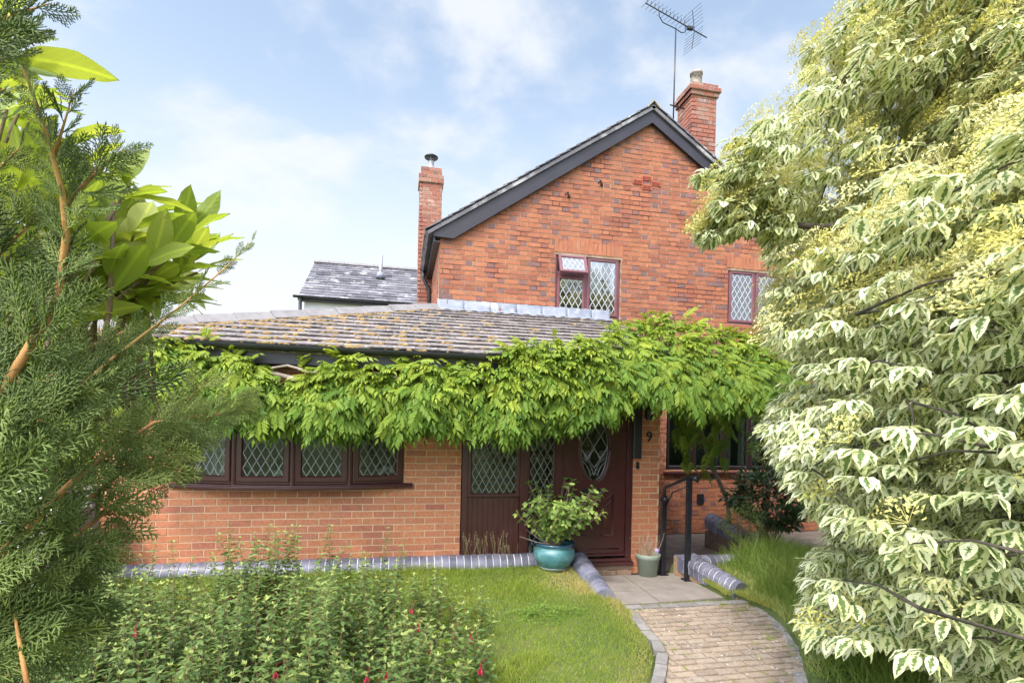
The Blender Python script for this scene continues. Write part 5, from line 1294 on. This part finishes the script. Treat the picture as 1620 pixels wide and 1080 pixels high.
# ---- magnolia-like young tree
mag = empty('magnolia_tree', (-1.9, 1.9, 0), 'tree with large yellow green oval leaves showing behind the conifer', 'tree')
wh_ = [(0,120,50),(90,240,70),(50,270,100),(140,260,70),(210,300,60),(320,400,30),(330,420,10),(280,440,0),(150,350,80),(110,350,100),(190,400,80),(232,335,60),(175,345,95),(300,395,35),(322,440,20),(290,470,10),(120,290,100),(60,330,110),(25,165,50),(8,70,40),(15,240,40),(150,390,60),(250,400,50),(262,490,-20),(12,750,30),(165,682,20),(10,870,20),(60,440,60),(100,500,60),(200,440,40),(215,370,70),(90,395,90),(40,560,40),(20,450,90),(140,330,120),(270,350,20),(185,310,80),(25,310,60),(120,440,60),(60,730,30),(45,700,0)]
bt = Batch(); P = []; D = []; S = []; U = []; k = MB(); MT = leafF(.38, .28, .22, 1.25, .015, 9)
for (x, y, ang) in wh_:
    for rep in range(2 if x < 200 else 1):
        dd = random.uniform(1.35, 1.9); p = atD(x+random.gauss(0,14), y+random.gauss(0,14), dd)
        ax = rgt*math.cos(R(ang))+Z_*math.sin(R(ang))+fwd*random.gauss(0,.4); b0 = p-ax*.16-Z_*.05
        k.tube([b0-ax*.22-rgt*.05-Z_*.08, b0, p], [.006,.005,.003], 5)
        for j in range(7):
            a_ = 6.283*j/7+random.gauss(0,.3); o1 = ax.orthogonal().normalized(); o2 = ax.normalized().cross(o1)
            d = ax*random.uniform(.7, 1.5)+(o1*math.cos(a_)+o2*math.sin(a_))*.75+Z_*.05; P.append(tuple(p-ax*.03*j)); D.append(tuple(d)); S.append(random.uniform(.10, .155)); U.append(tuple(Z_+Vector([random.gauss(0,.35) for _ in range(3)])))
n = len(P); bt.scatter(MT, np.array(P), frames(np.array(D), np.array(U)), np.array(S)); bt.build('foliage', mleaf('magnolia_leaf', (.21,.28,.05), (.31,.39,.07), (.42,.46,.10), rough=.42, trans=.45, tcol=(1.1,1.1,.5), patch=.5), mag)
k.tube([(-1.9,1.9,0),(-1.8,1.85,1.2),(-1.75,1.9,2.4),(-1.7,1.85,3.4)], [.06,.05,.035,.01], 8)
for z_ in (1.5,1.9,2.3,2.6,2.9): k.tube([(-1.8,1.87,z_-.3), (-1.45,1.8,z_-.1), (-1.25,1.75,z_)], [.014,.009,.004], 6)
k.build('trunk', M_STEMB, mag, True)
# ---- fuchsia bush
def vn2(x, y): return .5+.25*(math.sin(x*5.3+2*math.sin(y*3.1))+math.sin(y*6.1+2*math.sin(x*2.3)))
fu = empty('fuchsia_bush', (-.6, 4.0, .05), 'wide leafy fuchsia bush with a few crimson flowers in front of the bow window', 'bush')
k = MB(); P = []; D = []; S = []; RV = []; fl_ = []; tips = []
for q in range(900):
    Yb = random.uniform(2.75, 4.9); px = random.uniform(-60, 775); g0 = atY(px, 900, Yb); X = g0.x
    if Yb > 4.3 and (px > 640 and random.random() < .8): continue
    if px > 700 and random.random() < .4: continue
    gz = lawnz(X, Yb); ht = random.uniform(.40, .62)*(.78+.42*vn2(X, Yb))*(1-.35*max(0, (px-600)/170))*(1-.15*max(0, (Yb-4.2)/.7))
    if random.random() < .09 and px < 640: ht = random.uniform(.62, .84)
    if 400 < px < 500 and Yb > 4.2 and random.random() < .5: ht = random.uniform(.66, .84)
    p = Vector((X, Yb, gz)); d = Vector((random.gauss(0,.2), random.gauss(-.03,.2), 1)).normalized(); n_ = 9; pts_ = [p.copy()]
    for i in range(n_): d = (d+Vector((random.gauss(0,.06), random.gauss(0,.06), .02))).normalized(); p = p+d*ht/n_; pts_.append(p.copy())
    k.tube(pts_, [.0035-.00025*i for i in range(n_+1)], 4); ph = random.random()*3
    m_ = int(ht/.038)
    for i in range(m_):
        t = .25+.75*i/m_; j = min(int(t*n_), n_-1); b0 = pts_[j].lerp(pts_[j+1], t*n_-j); a_ = ph+i*1.571
        for sg in (0, math.pi):
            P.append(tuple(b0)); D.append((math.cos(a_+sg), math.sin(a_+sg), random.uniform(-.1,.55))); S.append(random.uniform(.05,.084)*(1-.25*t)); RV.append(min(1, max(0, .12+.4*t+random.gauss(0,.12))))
    for i in range(6):
        a_ = random.uniform(0, 6.28); P.append(tuple(pts_[-1])); D.append((math.cos(a_)*.7, math.sin(a_)*.7, .8)); S.append(random.uniform(.022,.04)); RV.append(random.uniform(.7, 1))
    if 560 < px and Yb < 4.2: tips.append(pts_[-3])
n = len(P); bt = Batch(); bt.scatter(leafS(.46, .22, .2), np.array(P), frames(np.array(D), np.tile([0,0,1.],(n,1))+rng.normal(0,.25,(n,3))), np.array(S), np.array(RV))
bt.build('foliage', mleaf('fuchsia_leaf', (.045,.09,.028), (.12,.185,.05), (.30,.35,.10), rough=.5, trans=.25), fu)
k.build('stem', mstone('reddish_stem', (.16,.08,.05),(.26,.15,.08), 14, .8, 60, .2), fu)
MF = mplain('crimson_petal', (.42,.015,.05), .5)
fpos = [atY(x, y, Y) for x, y, Y in ((651,965,3.9),(662,993,3.6),(645,1007,3.4),(680,1026,3.2),(718,1002,3.4),(580,1074,3.0),(366,947,4.0),(745,1010,3.4),(436,1066,3.0),(214,1000,3.4),(612,1068,3.0),(760,1060,3.1))]
for p in fpos:
    f1 = MB(); 
    for j in range(4):
        a_ = j*1.57+random.random(); o_ = Vector((math.cos(a_), math.sin(a_), 0)); sd_ = Vector((-o_.y, o_.x, 0))
        f1.add([p+Z_*.02, p+o_*.012+sd_*.006, p+o_*.020-Z_*.028, p+o_*.012-sd_*.006], [(0,1,2,3)])
    f1.lathe(p, [(.001,-.03),(.006,-.022),(.007,-.008),(.004,.004),(.003,.03),(.001,.045)], 7); f1.tube([p+Z_*.04, p+Z_*.06+X_*.01, p+Z_*.07+X_*.03], .0012, 4); f1.build('flower', MF, fu)
# ---- currant seedling and sticks
cs = atY(692,1062,3.05); g0 = Vector((cs.x, 3.05, lawnz(cs.x, 3.05)))
cu = empty('currant_seedling', g0, 'yellow green currant seedling with lobed leaves at the front of the fuchsia', 'plant')
def lobed(c_, u_, v_, s_):
    n_ = 15; pts_ = []
    for i in range(n_): a_ = -1.9+3.8*i/(n_-1)+1.5708; r_ = s_*(.72+.28*abs(math.cos((i)*math.pi/4.6))); pts_.append(c_+u_*math.cos(a_)*r_+v_*math.sin(a_)*r_)
    return [c_]+pts_
k = MB(); ks = MB()
for (x, y, s_) in ((675,1048,.05),(715,1048,.055),(703,1015,.038),(696,1030,.03),(690,1000,.028),(712,1070,.035)):
    p = atY(x, y, 2.98+random.uniform(-.05,.08)); uu = (rgt+Vector((0,random.gauss(0,.3),random.gauss(0,.3)))).normalized(); vv = Vector((random.gauss(0,.2),-.65,.7)).normalized()
    vs = lobed(p, uu, vv, s_); vs = [v+Z_*random.gauss(0,.002) for v in vs]; k.add(vs, [(0, i, i+1) for i in range(1, len(vs)-1)], 0, random.random()); ks.tube([g0, (g0+p)/2+Vector((.01,0,.03)), p], .002, 4)
k.build('foliage', mleaf('currant_leaf', (.22,.32,.06), (.34,.44,.09), vein=False, trans=.3), cu); ks.build('stem', M_STEMB, cu)
# ---- grass
def blades(n, fx, hmin, hmax, wid, lean, name, mat, lab=None, seg3=False):
    P = fx(n); n = len(P); P = np.array(P); T = ([(-.5,0,0),(.5,0,0),(-.35,.5,.0),(.35,.5,.0),(0,1,-.18)], [(0,1,3,2),(2,3,4)], [(0,0),(1,0),(.1,.5),(.9,.5),(.5,1)]) if not seg3 else \
        ([(-.5,0,0),(.5,0,0),(-.42,.4,.04),(.42,.4,.04),(-.3,.72,-.05),(.3,.72,-.05),(0,1,-.32)], [(0,1,3,2),(2,3,5,4),(4,5,6)], [(0,0),(1,0),(.1,.5),(.9,.5),(.1,.7),(.9,.7),(.5,1)])
    a = rng.random(n)*6.283; ln = rng.normal(0, lean, (n, 2)); D = np.stack([ln[:,0], ln[:,1], np.ones(n)], 1); Ux = np.stack([np.cos(a), np.sin(a), np.zeros(n)], 1)
    h = rng.uniform(hmin, hmax, n)*P[:, 3]; S = np.stack([wid*rng.uniform(.7,1.3,n), h, h], 1)
    bt = Batch(); bt.scatter(T, P[:, :3], frames(D, Ux), S, np.clip(P[:, 4], 0, 1)); o = bt.build(name, mat, None); o['kind'] = 'stuff'
    if lab: tag(o, lab, 'grass')
    return o
def vnoise(x, y): return .5+.25*(math.sin(x*3.1+1.3*math.sin(y*2.7))+math.sin(y*4.3+1.7*math.sin(x*1.9+2)))
def lawnpts(n):
    out = []
    while len(out) < n:
        y = 2.6+3.2*random.random(); x = random.uniform(-3.4, 2.3); a_, _ = PX(y) if y < 4.93 else (1.98, 0)
        if x > a_-.02: continue
        if y > 4.93 and x > 1.96: continue
        pj = project((x, y, .1))
        if pj[0] < -30 or pj[1] > 1130: continue
        dry = max(0, 1-abs(x-(a_-.1))/.22)*(.6 if y > 3.2 else .2)+max(0, 1-math.hypot(x-1.75, y-5.35)/.5)*.8; v = vnoise(x, y)
        tuft = 1+1.6*max(0, 1-math.hypot((x-1.15)/.45, (y-5.1)/.35))+1.2*(v > .82)+(1.0 if y > 5.55 else 0)*random.random()
        if x < .75 and y > 4.3: tuft += .5
        out.append((x, y, lawnz(x, y)-.004, tuft, min(1, max(0, .35+.35*(v-.5)+random.gauss(0,.14)+dry*.8)) ))
    return out
M_GRASS = mleaf('lawn_blade', (.15,.24,.03), (.29,.37,.05), (.52,.45,.18), rough=.6, trans=.35, vein=False)
blades(120000, lawnpts, .018, .042, .0042, .45, 'lawn_grass', M_GRASS, 'short yellowish green lawn grass with dry patches')
def longpts(n):
    out = []
    while len(out) < n:
        y = random.uniform(2.4, 6.1); x = random.uniform(3.0, 7.2) if random.random() < .5 else random.uniform(3.3, 5.2); _, b_ = PX(y)
        lim = b_+.02 if y < 4.95 else (3.74 if y < 5.9 else 4.5)
        if x < lim: continue
        e = min(1, (x-lim)/.5); out.append((x, y, lawnz(x, y)-.01, (.22+.95*e)*(.7+.5*vnoise(x*1.5, y*1.5)), min(1, max(0, .35+.3*(vnoise(x, y)-.5)+random.gauss(0,.13)+(.35 if e < .25 else 0)))))
    return out
blades(52000, longpts, .13, .36, .006, .55, 'long_grass', mleaf('long_grass_blade', (.13,.22,.04), (.27,.37,.08), (.50,.47,.20), rough=.55, trans=.35, vein=False), 'long uncut green grass right of the path', True)
def tuftpts(n):
    out = []
    C_ = []
    for _ in range(70):
        y = random.uniform(2.9, 4.88); a_, b_ = PX(y); u_ = random.choice((random.uniform(.05,.2), random.random(), random.uniform(.7,1), random.uniform(.85,.98))); C_.append((a_+.1+(b_-a_-.12)*u_, y, random.uniform(.3, 1)))
    C_ += [(3.12,4.85,1.3),(3.3,4.8,1.6),(3.33,4.65,1.5),(3.2,4.0,1.6),(3.28,3.85,1.2),(2.86,3.72,1.0),(2.6,4.86,.9)]
    while len(out) < n:
        c_ = random.choice(C_); x = c_[0]+random.gauss(0,.022*c_[2]); y = c_[1]+random.gauss(0,.02); out.append((x, y, pathz(y)-.004, c_[2], random.uniform(.2,.6)))
    return out
blades(3600, tuftpts, .012, .035, .0035, .6, 'path_weeds', M_GRASS, 'little grass and moss tufts in the joints of the path')
# joints of the paving, foot of walls
def edgepts(n):
    out = []
    L_ = [((2.2,4.95),(3.3,4.92),.5),((2.65,5.9),(2.645,4.95),.35),((3.42,5.75),(3.66,4.95),1.6),((3.5,4.95),(3.62,4.5),1.5),((1.95,5.8),(1.93,4.9),1.2),((-3,5.80),(1.95,5.80),1.3),((2.2,4.9),(2.18,4.6),1.0),((3.4,4.9),(3.38,5.3),1.2)]
    while len(out) < n:
        a_, b_, s_ = random.choice(L_); t = random.random(); x = a_[0]+(b_[0]-a_[0])*t+random.gauss(0,.018); y = a_[1]+(b_[1]-a_[1])*t+random.gauss(0,.015)
        z = lawnz(x, y) if s_ > 1.1 else pathz(y); out.append((x, y, z-.01, s_*random.uniform(.4,1.3), random.uniform(.3,1)))
    return out
blades(6500, edgepts, .02, .06, .004, .5, 'edge_grass', M_GRASS, 'dry and green grass growing along the wall foot and paving joints')
# clover cushion on the lawn
cl = atZ(868, 985, .06); cq = empty('clover_patch', (cl.x, cl.y, .05), 'low dark green clover mound on the lawn left of the path', 'plant')
n = 1500; a = rng.random(n)*6.283; q = np.sqrt(rng.random(n)); P = np.stack([cl.x+np.cos(a)*q*.34*(1+.35*np.sin(a*3+1)), cl.y+.1+np.sin(a)*q*.20*(1+.3*np.cos(a*4)), lawnz(cl.x, cl.y)+.09*(1-q**2)*rng.uniform(.3,1,n)], 1); D = np.stack([np.cos(a+rng.normal(0,1,n)), np.sin(a+rng.normal(0,1,n)), rng.uniform(-.1,.5,n)], 1)
bt = Batch(); bt.scatter(leafS(.8,.2), P, frames(D, np.tile([0,-.2,1.],(n,1))), rng.uniform(.010,.020,n)); bt.build('foliage', mleaf('clover_leaf', (.09,.17,.03), (.19,.29,.05), trans=.2), cq)
# seed grass against the screen and plinth
M_STRAW = mleaf('seed_stalk', (.30,.27,.14), (.46,.40,.24), vein=False, trans=.2)
def seedgrass(x, ybase, ytop, Y, name_lab, n_=14, spread=14):
    b0 = atY(x, ybase, Y); sg_ = empty('seed_grass', b0, name_lab, 'grass tuft', 'dry grass tufts along the blue brick plinth'); k = MB(); bt = Batch(); P = []; D = []
    for i in range(n_):
        xx = x+random.gauss(0, spread); top = atY(xx+random.gauss(0,5), ytop+random.uniform(0, (ybase-ytop)*.5), Y-random.uniform(0,.08)); bb = atY(xx, ybase, Y); k.tube([bb, (bb+top)/2+Vector((random.gauss(0,.01),0,0)), top], .0014, 4)
        for j in range(12): P.append(tuple(bb.lerp(top, random.uniform(.65, 1))+Vector((random.gauss(0,.006),random.gauss(0,.006),0)))); D.append((random.gauss(0,.6), random.gauss(0,.6), 1))
    k.build('stem', M_STRAW, sg_); bt.scatter(leafS(.3), np.array(P), frames(np.array(D), rng.normal(0,1,(len(P),3))), rng.uniform(.008,.018,len(P))); bt.build('seed_head', M_STRAW, sg_)
seedgrass(748, 878, 838, 5.78, 'tall dry grass seed heads left of the maroon panel beside the brick wall')
seedgrass(775, 878, 836, 5.78, 'tallest dry grass seed heads in front of the grooved maroon panel')
seedgrass(800, 880, 856, 5.78, 'short dry grass seed heads on the plinth just left of the teal pot', 9)
# ---- shrub below the right window
def shrub(name, x, y, Y, rx, rz, n, T, smin, smax, mat, lab, cat='shrub', stems=14):
    c_ = atY(x, y, Y); ry = rx*.7; o = empty(name, (c_.x, c_.y, 0), lab, cat); P = []; D = []; k = MB()
    for i in range(n):
        v = Vector([random.gauss(0,1) for _ in range(3)]).normalized()*random.uniform(.45, 1)**.5; lump = 1+.18*math.sin(v.x*5+v.z*7)+.1*math.sin(v.y*9)
        P.append((c_.x+v.x*rx*lump, c_.y+v.y*ry, max(.05, c_.z+v.z*rz*lump))); D.append((v.x+random.gauss(0,.5), v.y-.2+random.gauss(0,.4), v.z*.6+.1+random.gauss(0,.35)))
    for i in range(stems):
        e_ = random.choice(P); k.tube([(c_.x+random.gauss(0,.05), c_.y, 0), ((c_.x+e_[0])/2, (c_.y+e_[1])/2, e_[2]*.6), e_], [.012,.008,.003], 5)
    bt = Batch(); n = len(P); bt.scatter(T, np.array(P), frames(np.array(D), np.tile([0,-.4,1.],(n,1))+rng.normal(0,.3,(n,3))), rng.uniform(smin, smax, n)); bt.build('foliage', mat, o); k.build('stem', M_STEMB, o); return o
MD = mleaf('dark_glossy_leaf', (.02,.055,.022), (.055,.11,.03), rough=.3, trans=.12, spec=.5)
shrub('laurel_shrub', 1222, 785, 6.7, .62, .42, 1900, leafT(.34,.2,.15), .09, .15, MD, 'dark glossy evergreen shrub beneath the right hand ground floor window')
shrub('small_shrub', 1212, 716, 7.3, .22, .20, 500, leafS(.6,.1), .03, .05, mleaf('small_leaf', (.07,.12,.04), (.16,.22,.08)), 'small leafed grey green shrub against the right ground floor window')
shrub('weed_clump', 1175, 828, 6.2, .30, .26, 2400, leafS(.3,.1), .018, .035, mleaf('pale_weed', (.16,.24,.06), (.34,.40,.16)), 'frothy pale green weed clump at the edge of the long grass', 'weeds')
# ---- hedges closing the garden
def hedge(a, b, h, th_, lab, n, dark=1.0, name='hedge'):
    a = Vector(a); b = Vector(b); d = b-a; ln = d.length; d.normalize(); s_ = Vector((-d.y, d.x, 0)); c_ = (a+b)/2; o = empty(name, (c_.x, c_.y, 0), lab, 'hedge')
    k = MB(); k.obox((c_.x, c_.y, h*.47), (ln/2-.1, th_/2-.18, h*.47-.05), (d, s_, Z_)); k.build('shade_core', mplain('hedge_shade', (.015,.022,.01), 1), o); P = []; D = []  # solid dark box stands in for the shade inside the hedge
    for i in range(n):
        f2 = random.random(); u_ = random.uniform(0, ln); z = random.uniform(.05, h)
        if f2 < .7: w_ = (-1 if random.random() < .5 else 1)*(th_/2+random.gauss(-.06,.06)+.06*math.sin(u_*3+z*4)); nn = s_*(1 if w_ > 0 else -1)
        else: w_ = random.uniform(-th_/2, th_/2); z = h+random.gauss(-.04,.06)+.07*math.sin(u_*2.3); nn = Z_
        p = a+d*u_+s_*w_; P.append((p.x, p.y, z)); q = nn+Vector([random.gauss(0,.6) for _ in range(3)]); D.append(tuple(q))
    bt = Batch(); n = len(P); bt.scatter(leafS(.55,.15), np.array(P), frames(np.array(D), np.tile([0,0,1.],(n,1))+rng.normal(0,.3,(n,3))), rng.uniform(.06,.11,n)); bt.build('foliage', mleaf('hedge_leaf', (.03,.07,.02), (.08,.14,.035)), o)
hedge((-12,9.5,0), (-4.0,9.2,0), 2.1, .9, 'green garden hedge glimpsed behind the conifer left of the extension', 9000)
hedge((8.6,-1,0), (8.6,9.5,0), 3.4, 1.0, 'dark hedge behind the dogwood on the right', 14000)
